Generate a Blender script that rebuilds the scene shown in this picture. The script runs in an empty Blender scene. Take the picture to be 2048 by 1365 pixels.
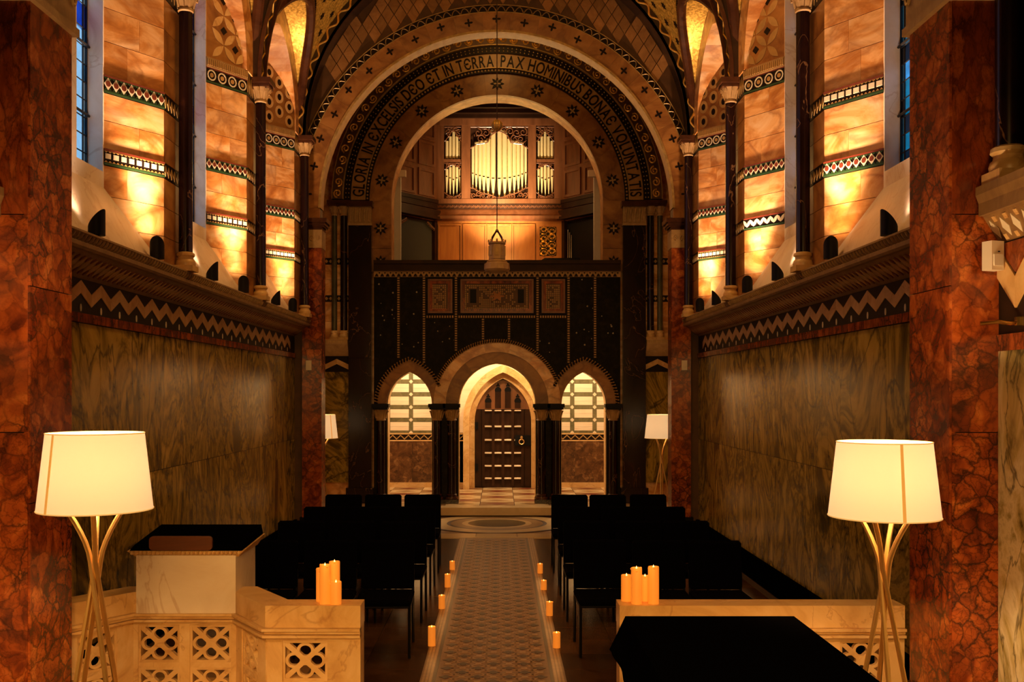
import bpy, bmesh, math, random
from mathutils import Vector, Matrix
from mathutils.geometry import tessellate_polygon

random.seed(7)
PI = math.pi
sc = bpy.context.scene
COL = sc.collection

# ------------------------------------------------------------------ camera, sky, exposure
cd = bpy.data.cameras.new('camera')
cam = bpy.data.objects.new('camera', cd)
COL.objects.link(cam)
cam.location = (0.05, 0.0, 2.1)
cam.rotation_euler = (PI / 2, 0, 0)
cd.sensor_width = 36.0
cd.lens = 36.0 * 2000 / 2048
cd.shift_x = 24 / 2048
cd.shift_y = 102.5 / 2048
cd.clip_start = 0.05
sc.camera = cam

w = bpy.data.worlds.new('dusk_sky')
sc.world = w
w.use_nodes = True
bg = w.node_tree.nodes['Background']
bg.inputs[0].default_value = (0.30, 0.63, 1.0, 1)
bg.inputs[1].default_value = 1.0

vs = sc.view_settings
vs.view_transform = 'Standard'
vs.look = 'None'
vs.exposure = 0.0
vs.gamma = 1.0
vs.use_curve_mapping = False

WARM = (1.0, 0.62, 0.26)


def lamp(name, kind, loc, energy, color=WARM, size=0.05, aim=None, angle=60, blend=0.6):
    l = bpy.data.lights.new(name, kind)
    l.energy = energy
    l.color = color
    if kind == 'AREA':
        l.size = size
    else:
        l.shadow_soft_size = size
    if kind == 'SPOT':
        l.spot_size = math.radians(angle)
        l.spot_blend = blend
    o = bpy.data.objects.new(name, l)
    COL.objects.link(o)
    o.location = loc
    if aim is not None:
        d = Vector(aim) - Vector(loc)
        o.rotation_euler = d.to_track_quat('-Z', 'Y').to_euler()
    return o


# vestibule ceiling lights behind the screen, organ spots, added dim fills with no fixture
for lx in (-1.55, 1.55):
    lamp('vestibule_light', 'POINT', (lx, 19.3, 3.35), 210, (1.0, 0.66, 0.34), 0.08)
lamp('vestibule_light', 'POINT', (0.0, 18.75, 3.3), 120, (1.0, 0.64, 0.32), 0.08)
lamp('organ_spot', 'SPOT', (0.05, 18.45, 4.6), 950, (1.0, 0.76, 0.48), 0.12, (0.05, 20.3, 6.35), 62, 0.9)
lamp('loft_fill', 'POINT', (0.05, 18.9, 6.1), 30, (1.0, 0.55, 0.18), 0.15)  # added fill standing for light bounced onto the arch soffit and wings
lamp('organ_spot', 'SPOT', (0.05, 18.3, 4.9), 95, (1.0, 0.45, 0.10), 0.2, (0.0, 20.3, 4.6), 120, 1.0)
lamp('nave_fill', 'AREA', (0.0, 9.5, 8.0), 115, (1.0, 0.50, 0.12), 2.2, (0, 10.5, 0))  # unseen fill added for the dim warm bounce in the nave
lamp('crossing_fill', 'POINT', (0.0, 16.2, 8.3), 30, (1.0, 0.50, 0.13), 0.3)  # added fill without a lamp, lifts the inscribed arch
lamp('chancel_fill', 'AREA', (0.0, -1.2, 3.2), 58, (1.0, 0.50, 0.13), 1.6, (0, 5, 0.3)).data.spread = math.radians(75)  # added fill standing for unseen chancel lights behind the viewpoint


# ------------------------------------------------------------------ materials
def nodes(name):
    m = bpy.data.materials.new(name)
    m.use_nodes = True
    nt = m.node_tree
    return m, nt, nt.nodes['Principled BSDF']


def plain(name, c, rough=0.5, metal=0.0, emit=None, es=0.0, var=0.0, vs_=8.0, spec=0.5, bump=0.0):
    m, nt, p = nodes(name)
    p.inputs['Base Color'].default_value = (*c, 1)
    p.inputs['Roughness'].default_value = rough
    p.inputs['Metallic'].default_value = metal
    p.inputs['Specular IOR Level'].default_value = spec
    if emit:
        p.inputs['Emission Color'].default_value = (*emit, 1)
        p.inputs['Emission Strength'].default_value = es
    tc = nt.nodes.new('ShaderNodeTexCoord')
    n = nt.nodes.new('ShaderNodeTexNoise')
    n.inputs['Scale'].default_value = vs_
    n.inputs['Detail'].default_value = 5
    nt.links.new(tc.outputs['Object'], n.inputs['Vector'])
    if var:
        r = nt.nodes.new('ShaderNodeValToRGB')
        r.color_ramp.elements[0].position = 0.3
        r.color_ramp.elements[1].position = 0.72
        r.color_ramp.elements[0].color = (*[x * (1 - var) for x in c], 1)
        r.color_ramp.elements[1].color = (*[min(1, x * (1 + var * .6)) for x in c], 1)
        nt.links.new(n.outputs['Fac'], r.inputs['Fac'])
        nt.links.new(r.outputs['Color'], p.inputs['Base Color'])
    if bump:
        b = nt.nodes.new('ShaderNodeBump')
        b.inputs['Strength'].default_value = bump
        b.inputs['Distance'].default_value = 0.01
        nt.links.new(n.outputs['Fac'], b.inputs['Height'])
        nt.links.new(b.outputs['Normal'], p.inputs['Normal'])
    return m


def rand_coord(nt, scale, amount=31.0):
    tc = nt.nodes.new('ShaderNodeTexCoord')
    oi = nt.nodes.new('ShaderNodeObjectInfo')
    mul = nt.nodes.new('ShaderNodeVectorMath')
    mul.operation = 'SCALE'
    mul.inputs[0].default_value = (1.0, 2.3, 1.7)
    mm = nt.nodes.new('ShaderNodeMath')
    mm.operation = 'MULTIPLY'
    mm.inputs[1].default_value = amount
    nt.links.new(oi.outputs['Random'], mm.inputs[0])
    nt.links.new(mm.outputs[0], mul.inputs['Scale'])
    add = nt.nodes.new('ShaderNodeVectorMath')
    nt.links.new(tc.outputs['Object'], add.inputs[0])
    nt.links.new(mul.outputs[0], add.inputs[1])
    mp = nt.nodes.new('ShaderNodeMapping')
    mp.inputs['Scale'].default_value = scale
    nt.links.new(add.outputs[0], mp.inputs['Vector'])
    return mp.outputs['Vector'], oi


def marble(name, ramp, scale=2.0, stretch=(1, 1, 1), dist=1.5, rough=0.3, vein=None, vein_w=0.03, vscale=1.5, detail=8, rnd=31.0, tint=0.0, vstr=.45, spec=.5):
    m, nt, p = nodes(name)
    v, oi = rand_coord(nt, stretch, rnd)
    n = nt.nodes.new('ShaderNodeTexNoise')
    n.inputs['Scale'].default_value = scale
    n.inputs['Detail'].default_value = detail
    n.inputs['Roughness'].default_value = 0.62
    n.inputs['Distortion'].default_value = dist
    nt.links.new(v, n.inputs['Vector'])
    r = nt.nodes.new('ShaderNodeValToRGB')
    el = r.color_ramp.elements
    while len(el) < len(ramp):
        el.new(0.5)
    for e, (pos, c) in zip(el, ramp):
        e.position = pos
        e.color = (*c, 1)
    nt.links.new(n.outputs['Fac'], r.inputs['Fac'])
    out = r.outputs['Color']
    if vein:
        n2 = nt.nodes.new('ShaderNodeTexNoise')
        n2.inputs['Scale'].default_value = vscale
        n2.inputs['Detail'].default_value = 6
        n2.inputs['Distortion'].default_value = dist * .7
        nt.links.new(v, n2.inputs['Vector'])
        s = nt.nodes.new('ShaderNodeMath')
        s.operation = 'SUBTRACT'
        s.inputs[1].default_value = 0.5
        nt.links.new(n2.outputs['Fac'], s.inputs[0])
        a = nt.nodes.new('ShaderNodeMath')
        a.operation = 'ABSOLUTE'
        nt.links.new(s.outputs[0], a.inputs[0])
        mr = nt.nodes.new('ShaderNodeMapRange')
        mr.inputs[1].default_value = 0.0
        mr.inputs[2].default_value = vein_w
        mr.inputs[3].default_value = vstr
        mr.inputs[4].default_value = 0.0
        nt.links.new(a.outputs[0], mr.inputs[0])
        mx = nt.nodes.new('ShaderNodeMix')
        mx.data_type = 'RGBA'
        nt.links.new(mr.outputs[0], mx.inputs[0])
        nt.links.new(out, mx.inputs[6])
        mx.inputs[7].default_value = (*vein, 1)
        out = mx.outputs[2]
    if tint:
        hs = nt.nodes.new('ShaderNodeHueSaturation')
        mr2 = nt.nodes.new('ShaderNodeMapRange')
        mr2.inputs[3].default_value = 1 - tint
        mr2.inputs[4].default_value = 1 + tint
        nt.links.new(oi.outputs['Random'], mr2.inputs[0])
        nt.links.new(mr2.outputs[0], hs.inputs['Value'])
        nt.links.new(out, hs.inputs['Color'])
        out = hs.outputs['Color']
    nt.links.new(out, p.inputs['Base Color'])
    p.inputs['Roughness'].default_value = rough
    p.inputs['Specular IOR Level'].default_value = spec
    return m


def breccia(name, cols, dark, scale=7.0, warp=0.35, rough=0.25, edge=0.10, stretch=(1, 1, 1), spec=.5):
    m, nt, p = nodes(name)
    v, oi = rand_coord(nt, stretch, 17.0)
    n = nt.nodes.new('ShaderNodeTexNoise')
    n.inputs['Scale'].default_value = 3.0
    n.inputs['Detail'].default_value = 8
    n.inputs['Roughness'].default_value = .65
    nt.links.new(v, n.inputs['Vector'])
    sub = nt.nodes.new('ShaderNodeVectorMath')
    sub.operation = 'SUBTRACT'
    sub.inputs[1].default_value = (.5, .5, .5)
    nt.links.new(n.outputs['Color'], sub.inputs[0])
    scl = nt.nodes.new('ShaderNodeVectorMath')
    scl.operation = 'SCALE'
    scl.inputs['Scale'].default_value = warp
    nt.links.new(sub.outputs[0], scl.inputs[0])
    add = nt.nodes.new('ShaderNodeVectorMath')
    nt.links.new(v, add.inputs[0])
    nt.links.new(scl.outputs[0], add.inputs[1])
    cells = []
    fac = None
    for k_, sc2 in enumerate((scale, scale * 2.7)):
        ve = nt.nodes.new('ShaderNodeTexVoronoi')
        ve.feature = 'DISTANCE_TO_EDGE'
        ve.inputs['Scale'].default_value = sc2
        nt.links.new(add.outputs[0], ve.inputs['Vector'])
        mr = nt.nodes.new('ShaderNodeMapRange')
        mr.inputs[2].default_value = edge
        mr.inputs[3].default_value = (.95, .6)[k_]
        mr.inputs[4].default_value = 0.0
        nt.links.new(ve.outputs['Distance'], mr.inputs[0])
        cells.append(mr.outputs[0])
    vc = nt.nodes.new('ShaderNodeTexVoronoi')
    vc.inputs['Scale'].default_value = scale
    nt.links.new(add.outputs[0], vc.inputs['Vector'])
    sep = nt.nodes.new('ShaderNodeSeparateColor')
    nt.links.new(vc.outputs['Color'], sep.inputs[0])
    n3 = nt.nodes.new('ShaderNodeTexNoise')
    n3.inputs['Scale'].default_value = 7.0
    n3.inputs['Detail'].default_value = 8
    n3.inputs['Distortion'].default_value = 1.2
    nt.links.new(v, n3.inputs['Vector'])
    av = nt.nodes.new('ShaderNodeMath')
    av.operation = 'MULTIPLY_ADD'
    av.inputs[1].default_value = 0.42
    nt.links.new(sep.outputs[0], av.inputs[0])
    m4 = nt.nodes.new('ShaderNodeMapRange')
    m4.inputs[1].default_value = .3
    m4.inputs[2].default_value = .7
    m4.inputs[4].default_value = .62
    nt.links.new(n3.outputs['Fac'], m4.inputs[0])
    nt.links.new(m4.outputs[0], av.inputs[2])
    r = nt.nodes.new('ShaderNodeValToRGB')
    el = r.color_ramp.elements
    while len(el) < len(cols):
        el.new(0.5)
    for i, (e, c) in enumerate(zip(el, cols)):
        e.position = i / max(1, len(cols) - 1)
        e.color = (*c, 1)
    nt.links.new(av.outputs[0], r.inputs['Fac'])
    # veins fade in and out over large patches
    n5 = nt.nodes.new('ShaderNodeTexNoise')
    n5.inputs['Scale'].default_value = 1.6
    n5.inputs['Detail'].default_value = 3
    nt.links.new(v, n5.inputs['Vector'])
    m6 = nt.nodes.new('ShaderNodeMapRange')
    m6.inputs[1].default_value = .35
    m6.inputs[2].default_value = .62
    m6.inputs[3].default_value = .25
    nt.links.new(n5.outputs['Fac'], m6.inputs[0])
    mxm = nt.nodes.new('ShaderNodeMath')
    mxm.operation = 'MAXIMUM'
    nt.links.new(cells[0], mxm.inputs[0])
    nt.links.new(cells[1], mxm.inputs[1])
    ml = nt.nodes.new('ShaderNodeMath')
    ml.operation = 'MULTIPLY'
    nt.links.new(mxm.outputs[0], ml.inputs[0])
    nt.links.new(m6.outputs[0], ml.inputs[1])
    mx = nt.nodes.new('ShaderNodeMix')
    mx.data_type = 'RGBA'
    nt.links.new(ml.outputs[0], mx.inputs[0])
    nt.links.new(r.outputs['Color'], mx.inputs[6])
    mx.inputs[7].default_value = (*dark, 1)
    nt.links.new(mx.outputs[2], p.inputs['Base Color'])
    p.inputs['Roughness'].default_value = rough
    p.inputs['Specular IOR Level'].default_value = spec
    return m


def gold_mosaic(name):
    m, nt, p = nodes(name)
    tc = nt.nodes.new('ShaderNodeTexCoord')
    v = nt.nodes.new('ShaderNodeTexVoronoi')
    v.inputs['Scale'].default_value = 42
    nt.links.new(tc.outputs['Object'], v.inputs['Vector'])
    sep = nt.nodes.new('ShaderNodeSeparateColor')
    nt.links.new(v.outputs['Color'], sep.inputs[0])
    r = nt.nodes.new('ShaderNodeValToRGB')
    r.color_ramp.elements[0].color = (0.42, 0.22, 0.02, 1)
    r.color_ramp.elements[1].color = (0.95, 0.62, 0.12, 1)
    nt.links.new(sep.outputs[0], r.inputs['Fac'])
    nt.links.new(r.outputs['Color'], p.inputs['Base Color'])
    b = nt.nodes.new('ShaderNodeBump')
    b.inputs['Strength'].default_value = 0.5
    b.inputs['Distance'].default_value = 0.01
    nt.links.new(sep.outputs[1], b.inputs['Height'])
    nt.links.new(b.outputs['Normal'], p.inputs['Normal'])
    p.inputs['Metallic'].default_value = 0.55
    p.inputs['Roughness'].default_value = 0.38
    return m


def glass(name, c, lo=.75):
    m, nt, p = nodes(name)
    nt.nodes.remove(p)
    out = nt.nodes['Material Output']
    t = nt.nodes.new('ShaderNodeBsdfTransparent')
    g = nt.nodes.new('ShaderNodeBsdfGlossy')
    g.inputs['Roughness'].default_value = 0.12
    g.inputs['Color'].default_value = (.9, .9, .9, 1)
    mx = nt.nodes.new('ShaderNodeMixShader')
    mx.inputs[0].default_value = 0.06
    tc = nt.nodes.new('ShaderNodeTexCoord')
    n = nt.nodes.new('ShaderNodeTexNoise')
    n.inputs['Scale'].default_value = 9
    nt.links.new(tc.outputs['Object'], n.inputs['Vector'])
    r = nt.nodes.new('ShaderNodeValToRGB')
    r.color_ramp.elements[0].position = .35
    r.color_ramp.elements[0].color = (*[x * lo for x in c], 1)
    r.color_ramp.elements[1].position = .65
    r.color_ramp.elements[1].color = (*c, 1)
    nt.links.new(n.outputs['Fac'], r.inputs['Fac'])
    nt.links.new(r.outputs['Color'], t.inputs['Color'])
    nt.links.new(t.outputs[0], mx.inputs[1])
    nt.links.new(g.outputs[0], mx.inputs[2])
    nt.links.new(mx.outputs[0], out.inputs['Surface'])
    return m


MT = {}
MT['honey'] = marble('honey_onyx', [(.26, (.36, .11, .02)), (.42, (.66, .28, .065)), (.54, (.85, .48, .19)), (.74, (.95, .68, .40))], 2.0, (1, 1, 1.7), 1.0, .28, (.30, .08, .012), .07, 1.4, tint=.14, vstr=.55)
MT['honey_dark'] = marble('brown_onyx', [(.25, (.15, .048, .010)), (.45, (.32, .13, .03)), (.7, (.48, .23, .06))], 2.4, (1, 1, 1.3), 1.0, .35, (.11, .03, .008), .05, 1.2, tint=.10)
MT['white_m'] = marble('white_marble', [(.3, (.62, .49, .37)), (.5, (.78, .68, .56)), (.7, (.86, .78, .68))], 2.0, (1, 1, 1), 1.2, .4, (.48, .30, .16), .008, 1.3, tint=.05)
MT['cream_m'] = marble('cream_marble', [(.28, (.50, .27, .085)), (.5, (.70, .45, .18)), (.72, (.80, .58, .29))], 2.6, (1, 1, 1), 1.6, .35, (.36, .15, .04), .010, 1.6, tint=.05)
MT['cipollino'] = marble('green_cipollino', [(.27, (.026, .019, .003)), (.40, (.14, .095, .012)), (.47, (.42, .28, .04)), (.53, (.16, .11, .016)), (.60, (.46, .31, .05)), (.75, (.66, .47, .10))], .85, (1.1, 1.1, .62), 3.0, .2, (.02, .014, .003), .025, .9, detail=6, tint=.12, vstr=.8, spec=.22)
MT['cipollino_pale'] = marble('pale_cipollino', [(.30, (.10, .09, .02)), (.40, (.55, .45, .18)), (.5, (.80, .72, .46)), (.58, (.36, .30, .09)), (.66, (.80, .70, .42)), (.8, (.55, .42, .12))], 1.0, (1.3, 1.3, .6), 3.2, .25, (.05, .05, .02), .02, 1.3, detail=9, vstr=.8)
MT['red'] = breccia('red_breccia', [(.05, .008, .004), (.18, .03, .007), (.40, .085, .013), (.62, .19, .035)], (.012, .004, .003), 9.5, .22, .22, .09)
MT['red_fine'] = breccia('red_breccia_fine', [(.07, .011, .004), (.25, .045, .008), (.50, .12, .02)], (.015, .005, .003), 12, .30, .22, .10, (1, 1, .4))
MT['porphyry'] = breccia('green_porphyry', [(.004, .0035, .002), (.010, .008, .004), (.022, .015, .007)], (.002, .002, .001), 14, .1, .4, .05, spec=.08)
MT['porphyry_flecks'] = plain('pale_fleck', (.42, .34, .2), .4)
MT['shaft'] = marble('dark_shaft', [(.3, (.005, .002, .002)), (.6, (.014, .004, .003)), (.85, (.05, .016, .008))], 3, (1, 1, .6), 2.0, .22, (.25, .12, .05), .004, 1.2, vstr=.6)
MT['shaft_green'] = marble('green_shaft', [(.3, (.03, .03, .012)), (.6, (.10, .09, .035))], 4, (1, 1, .6), 1.5, .25)
MT['dark_inlay'] = plain('dark_inlay', (.014, .007, .004), .45, var=.4, spec=.15)
MT['red_inlay'] = plain('red_inlay', (.16, .03, .012), .4, var=.3)
MT['green_inlay'] = plain('green_inlay', (.025, .07, .02), .4, var=.3)
MT['tan_inlay'] = plain('tan_inlay', (.46, .27, .085), .4, var=.25)
MT['pale_inlay'] = plain('pale_inlay', (.82, .72, .52), .4, var=.15)
MT['green_strip'] = marble('green_strip', [(.3, (.10, .095, .045)), (.7, (.22, .20, .10))], 6, rough=.35)
MT['cream_tile'] = marble('cream_wall_tile', [(.3, (.80, .66, .46)), (.6, (.90, .79, .60)), (.8, (.78, .58, .36))], 1.2, (1, 1, 7), .5, .45, tint=.05)
MT['stone'] = marble('carved_stone', [(.3, (.30, .17, .06)), (.7, (.50, .32, .13))], 5, rough=.6)
MT['cornice_stone'] = marble('cornice_stone', [(.3, (.16, .08, .025)), (.7, (.30, .175, .06))], 5, rough=.55)
MT['dado'] = breccia('dado_marble', [(.035, .014, .006), (.09, .035, .012), (.16, .07, .024), (.34, .19, .08)], (.02, .008, .004), 9, .3, .3, .06)
MT['gold'] = gold_mosaic('gold_mosaic')
MT['gilt'] = plain('gilt', (.80, .48, .10), .35, .7, var=.3, vs_=20)
MT['gilt_dull'] = plain('dull_gilt', (.46, .29, .09), .45, .3, var=.35, vs_=16)
MT['rib'] = plain('dark_rib', (.035, .016, .008), .4, var=.4)
MT['brown_m'] = marble('brown_moulding', [(.3, (.030, .010, .005)), (.7, (.10, .035, .014))], 3, rough=.2)
MT['wood_dark'] = plain('dark_oak', (.04, .015, .006), .45, var=.4, vs_=5, spec=.2)
MT['wood'] = marble('polished_oak', [(.3, (.15, .05, .018)), (.7, (.27, .10, .036))], 3, (3, 3, .5), .8, .3)
MT['wood_warm'] = marble('warm_oak_panel', [(.3, (.32, .10, .016)), (.7, (.48, .18, .03))], 3, (3, 3, .5), .8, .35)
MT['wood_book'] = marble('bookrest_wood', [(.3, (.09, .028, .012)), (.7, (.18, .06, .025))], 4, (.5, 3, 3), .8, .35)
MT['pipe'] = plain('pipe_metal', (.92, .74, .36), .3, .25)
MT['black'] = plain('black_metal', (.004, .004, .005), .5, spec=.2)
MT['black_cloth'] = plain('black_cloth', (.0015, .0015, .002), 1.0, spec=.0)
MT['chair_cloth'] = plain('chair_cloth', (.002, .002, .004), 1.0, spec=.02)
MT['brass'] = plain('satin_brass', (.74, .50, .20), .3, .9)
MT['brass_bright'] = plain('bright_brass', (.8, .5, .15), .2, 1.0)
MT['white_plastic'] = plain('white_plastic', (.80, .72, .60), .4)
MT['plaster'] = plain('white_plaster', (.62, .60, .56), .7, var=.06)
MT['floor_dark'] = marble('dark_floor_tile', [(.3, (.045, .018, .007)), (.7, (.11, .05, .018))], 3, rough=.22, tint=.3)
MT['floor_tan'] = marble('tan_floor', [(.3, (.24, .13, .05)), (.7, (.36, .21, .09))], 3, rough=.3, tint=.15)
MT['floor_cream'] = marble('cream_floor', [(.3, (.56, .40, .20)), (.7, (.70, .53, .30))], 3, rough=.28, tint=.1)
MT['aisle'] = plain('aisle_ground', (.22, .105, .05), .4, var=.25, vs_=14)
MT['aisle_pale'] = plain('aisle_pale', (.42, .25, .135), .4, var=.2, vs_=14)
MT['aisle_dark'] = plain('aisle_dark', (.05, .018, .011), .4)
MT['lead'] = plain('lead', (.008, .009, .012), .6)
MT['tan_ring'] = marble('tan_ring', [(.3, (.36, .18, .045)), (.7, (.52, .29, .085))], 4, rough=.4)
MT['backing'] = plain('joint', (.05, .025, .012), .8)
MT['diamond_ground'] = plain('diamond_ground', (.10, .042, .013), .5, var=.35, vs_=6)
MT['diamond'] = marble('diamond_tile', [(.3, (.24, .105, .03)), (.7, (.40, .20, .065))], 4, rough=.4, tint=.3)
def shade_cloth():
    m, nt, p = nodes('lamp_shade_cloth')
    p.inputs['Base Color'].default_value = (.80, .62, .40, 1)
    p.inputs['Roughness'].default_value = .9
    p.inputs['Specular IOR Level'].default_value = .1
    p.inputs['Emission Color'].default_value = (1.0, .67, .34, 1)
    p.inputs['Emission Strength'].default_value = .45
    tr = nt.nodes.new('ShaderNodeBsdfTranslucent')
    tr.inputs['Color'].default_value = (.034, .028, .022, 1)
    mx = nt.nodes.new('ShaderNodeAddShader')
    nt.links.new(p.outputs[0], mx.inputs[0])
    nt.links.new(tr.outputs[0], mx.inputs[1])
    nt.links.new(mx.outputs[0], nt.nodes['Material Output'].inputs['Surface'])
    return m


MT['shade'] = shade_cloth()
MT['shade_rim'] = plain('shade_rim', (.7, .5, .25), .8, emit=(1.0, .55, .15), es=.5)
MT['seam'] = plain('shade_seam', (.5, .28, .08), .8, emit=(1.0, .42, .07), es=.55)
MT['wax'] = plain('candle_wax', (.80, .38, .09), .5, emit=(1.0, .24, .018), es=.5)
MT['flame'] = plain('candle_flame', (1, .7, .3), .5, emit=(1.0, .58, .16), es=4)
MT['lens'] = plain('uplight_lens', (1, .9, .7), .5, emit=(1.0, .72, .4), es=12)
MT['g_pale'] = glass('glass_pale', (1.0, 1.0, 1.0), .92)
MT['g_blue'] = glass('glass_blue', (.10, .32, .80))
MT['g_sky'] = glass('glass_sky', (.45, .78, .95))
MT['g_mauve'] = glass('glass_mauve', (.75, .36, .62))
MT['g_navy'] = glass('glass_navy', (.05, .06, .3))
MT['g_teal'] = glass('glass_teal', (.10, .55, .62))
MT['g_dteal'] = glass('glass_dark_teal', (.03, .14, .18))


# ------------------------------------------------------------------ mesh helpers
class M:
    def __init__(s):
        s.v = []
        s.f = []

    def add(s, vs, fs):
        b = len(s.v)
        s.v += [tuple(p) for p in vs]
        s.f += [tuple(b + i for i in f) for f in fs]
        return s

    def hexa(s, p):
        return s.add(p, [(0, 1, 2, 3), (7, 6, 5, 4), (0, 4, 5, 1), (1, 5, 6, 2), (2, 6, 7, 3), (3, 7, 4, 0)])

    def box(s, x0, x1, y0, y1, z0, z1):
        return s.hexa([(x0, y0, z0), (x1, y0, z0), (x1, y1, z0), (x0, y1, z0), (x0, y0, z1), (x1, y0, z1), (x1, y1, z1), (x0, y1, z1)])

    def plate(s, poly, fn, t0, t1, holes=()):
        loops = [list(poly)] + [list(h) for h in holes]
        tri = tessellate_polygon([[Vector((a, b, 0)) for a, b in l] for l in loops])
        flat = [p for l in loops for p in l]
        n = len(flat)
        vs_ = [fn(a, b, t0) for a, b in flat] + [fn(a, b, t1) for a, b in flat]
        fs = [tuple(t) for t in tri] + [tuple(i + n for i in reversed(t)) for t in tri]
        k = 0
        for l in loops:
            m = len(l)
            for i in range(m):
                j = (i + 1) % m
                fs.append((k + i, k + j, k + j + n, k + i + n))
            k += m
        return s.add(vs_, fs)

    def ring(s, cx, cz, r0, r1, a0, a1, y0, y1, n=24):
        vs_ = []
        for i in range(n + 1):
            a = a0 + (a1 - a0) * i / n
            c, q = math.cos(a), math.sin(a)
            vs_ += [(cx + r0 * c, y0, cz + r0 * q), (cx + r1 * c, y0, cz + r1 * q), (cx + r1 * c, y1, cz + r1 * q), (cx + r0 * c, y1, cz + r0 * q)]
        fs = [(0, 1, 2, 3), (4 * n + 3, 4 * n + 2, 4 * n + 1, 4 * n)]
        for i in range(n):
            b = 4 * i
            for k in range(4):
                l = (k + 1) % 4
                fs.append((b + k, b + l, b + 4 + l, b + 4 + k))
        return s.add(vs_, fs)

    def tube(s, pts, r, n=6, closed=False, cap=True):
        pts = [Vector(p) for p in pts]
        N = len(pts)
        rs = r if isinstance(r, (list, tuple)) else [r] * N
        vs_ = []
        t0 = (pts[1] - pts[0]).normalized()
        up = Vector((0, 0, 1)) if abs(t0.z) < .9 else Vector((1, 0, 0))
        u = t0.cross(up).normalized()
        for i, p in enumerate(pts):
            if closed:
                t = pts[(i + 1) % N] - pts[i - 1]
            else:
                t = pts[min(i + 1, N - 1)] - pts[max(i - 1, 0)]
            t = t.normalized()
            u = (u - t * u.dot(t))
            u = u.normalized() if u.length > 1e-6 else t.orthogonal().normalized()
            v = t.cross(u)
            for k in range(n):
                a = 2 * PI * k / n
                vs_.append(p + (u * math.cos(a) + v * math.sin(a)) * rs[i])
        fs = []
        for i in range(N if closed else N - 1):
            j = (i + 1) % N
            for k in range(n):
                l = (k + 1) % n
                fs.append((i * n + k, i * n + l, j * n + l, j * n + k))
        if cap and not closed:
            fs.append(tuple(range(n)))
            fs.append(tuple((N - 1) * n + k for k in reversed(range(n))))
        return s.add(vs_, fs)

    def lathe(s, prof, n=16, c=(0, 0, 0), rot=0.0):
        vs_ = []
        for r, z in prof:
            for k in range(n):
                a = 2 * PI * k / n + rot
                vs_.append((c[0] + r * math.cos(a), c[1] + r * math.sin(a), c[2] + z))
        fs = []
        for i in range(len(prof) - 1):
            for k in range(n):
                l = (k + 1) % n
                fs.append((i * n + k, i * n + l, (i + 1) * n + l, (i + 1) * n + k))
        fs.append(tuple(reversed(range(n))))
        fs.append(tuple((len(prof) - 1) * n + k for k in range(n)))
        return s.add(vs_, fs)

    def ball(s, c, r, nu=8, nv=5):
        prof = [(max(.001, r * math.sin(PI * i / nv)), -r * math.cos(PI * i / nv)) for i in range(nv + 1)]
        return s.lathe(prof, nu, c)

    def obj(s, name, mat, parent=None, smooth=False, loc=None):
        me = bpy.data.meshes.new(name)
        me.from_pydata(s.v, [], s.f)
        bm = bmesh.new()
        bm.from_mesh(me)
        bmesh.ops.recalc_face_normals(bm, faces=bm.faces)
        bm.to_mesh(me)
        bm.free()
        if smooth:
            me.polygons.foreach_set('use_smooth', [True] * len(me.polygons))
            me.set_sharp_from_angle(angle=math.radians(40))
        me.materials.append(MT[mat] if isinstance(mat, str) else mat)
        o = bpy.data.objects.new(name, me)
        COL.objects.link(o)
        if parent is not None:
            o.parent = parent
        if loc is not None:
            o.location = loc
        return o


def inst(src, parent, loc, rot=(0, 0, 0), scale=(1, 1, 1), mat=None):
    o = bpy.data.objects.new(src.name.split('.')[0], src.data)
    COL.objects.link(o)
    o.parent = parent
    o.location = loc
    o.rotation_euler = rot
    o.scale = scale
    if mat:
        o.material_slots[0].link = 'OBJECT'
        o.material_slots[0].material = MT[mat]
    return o


def thing(name, label, cat, loc=(0, 0, 0), rz=0.0, group=None):
    o = bpy.data.objects.new(name, None)
    COL.objects.link(o)
    o.empty_display_size = .1
    o.location = loc
    o.rotation_euler = (0, 0, rz)
    return tag(o, label, cat, group)


def tag(o, label, cat, group=None):
    o['label'] = label
    o['category'] = cat
    if group:
        o['group'] = group
    return o


def struct(o, label):
    o['kind'] = 'structure'
    o['label'] = label
    return o


def stuff(o):
    o['kind'] = 'stuff'
    return o


def copy_tree(o, parent=None):
    c = o.copy()
    COL.objects.link(c)
    if parent is not None:
        c.parent = parent
    for ch in list(o.children):
        copy_tree(ch, c)
    return c


def parch(cx, zs, a, h, n=14):
    """pointed arch outline from left springing to right springing"""
    R = (a * a + h * h) / (2 * a)
    te = math.asin(min(1.0, h / R))
    if R < a:
        te = PI - te
    L = []
    for i in range(n + 1):
        t = te * i / n
        L.append((cx - a + R - R * math.cos(t), zs + R * math.sin(t)))
    return L + [(2 * cx - x, z) for x, z in reversed(L[:-1])]


def arc(cx, cz, r, a0, a1, n):
    return [(cx + r * math.cos(a0 + (a1 - a0) * i / n), cz + r * math.sin(a0 + (a1 - a0) * i / n)) for i in range(n + 1)]


def foil(R, k=4, d=.32, rot=0.0, n=32):
    return [((R * (1 - d + d * math.cos(k * 2 * PI * i / n))) * math.cos(2 * PI * i / n + rot), (R * (1 - d + d * math.cos(k * 2 * PI * i / n))) * math.sin(2 * PI * i / n + rot)) for i in range(n)]


def lens_poly(L, W, n=6):
    up = [(-L + 2 * L * i / n, W * math.sin(PI * i / n)) for i in range(n + 1)]
    return up + [(x, -z) for x, z in reversed(up[1:-1])]


def XZ(a, b, t):
    return (a, t, b)


def YZ(a, b, t):
    return (t, a, b)


def XY(a, b, t):
    return (a, b, t)


def px(x, d):
    return .05 + (x - 1000) * d / 2000


def pz(y, d):
    return 2.1 - (y - 785) * d / 2000


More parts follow.
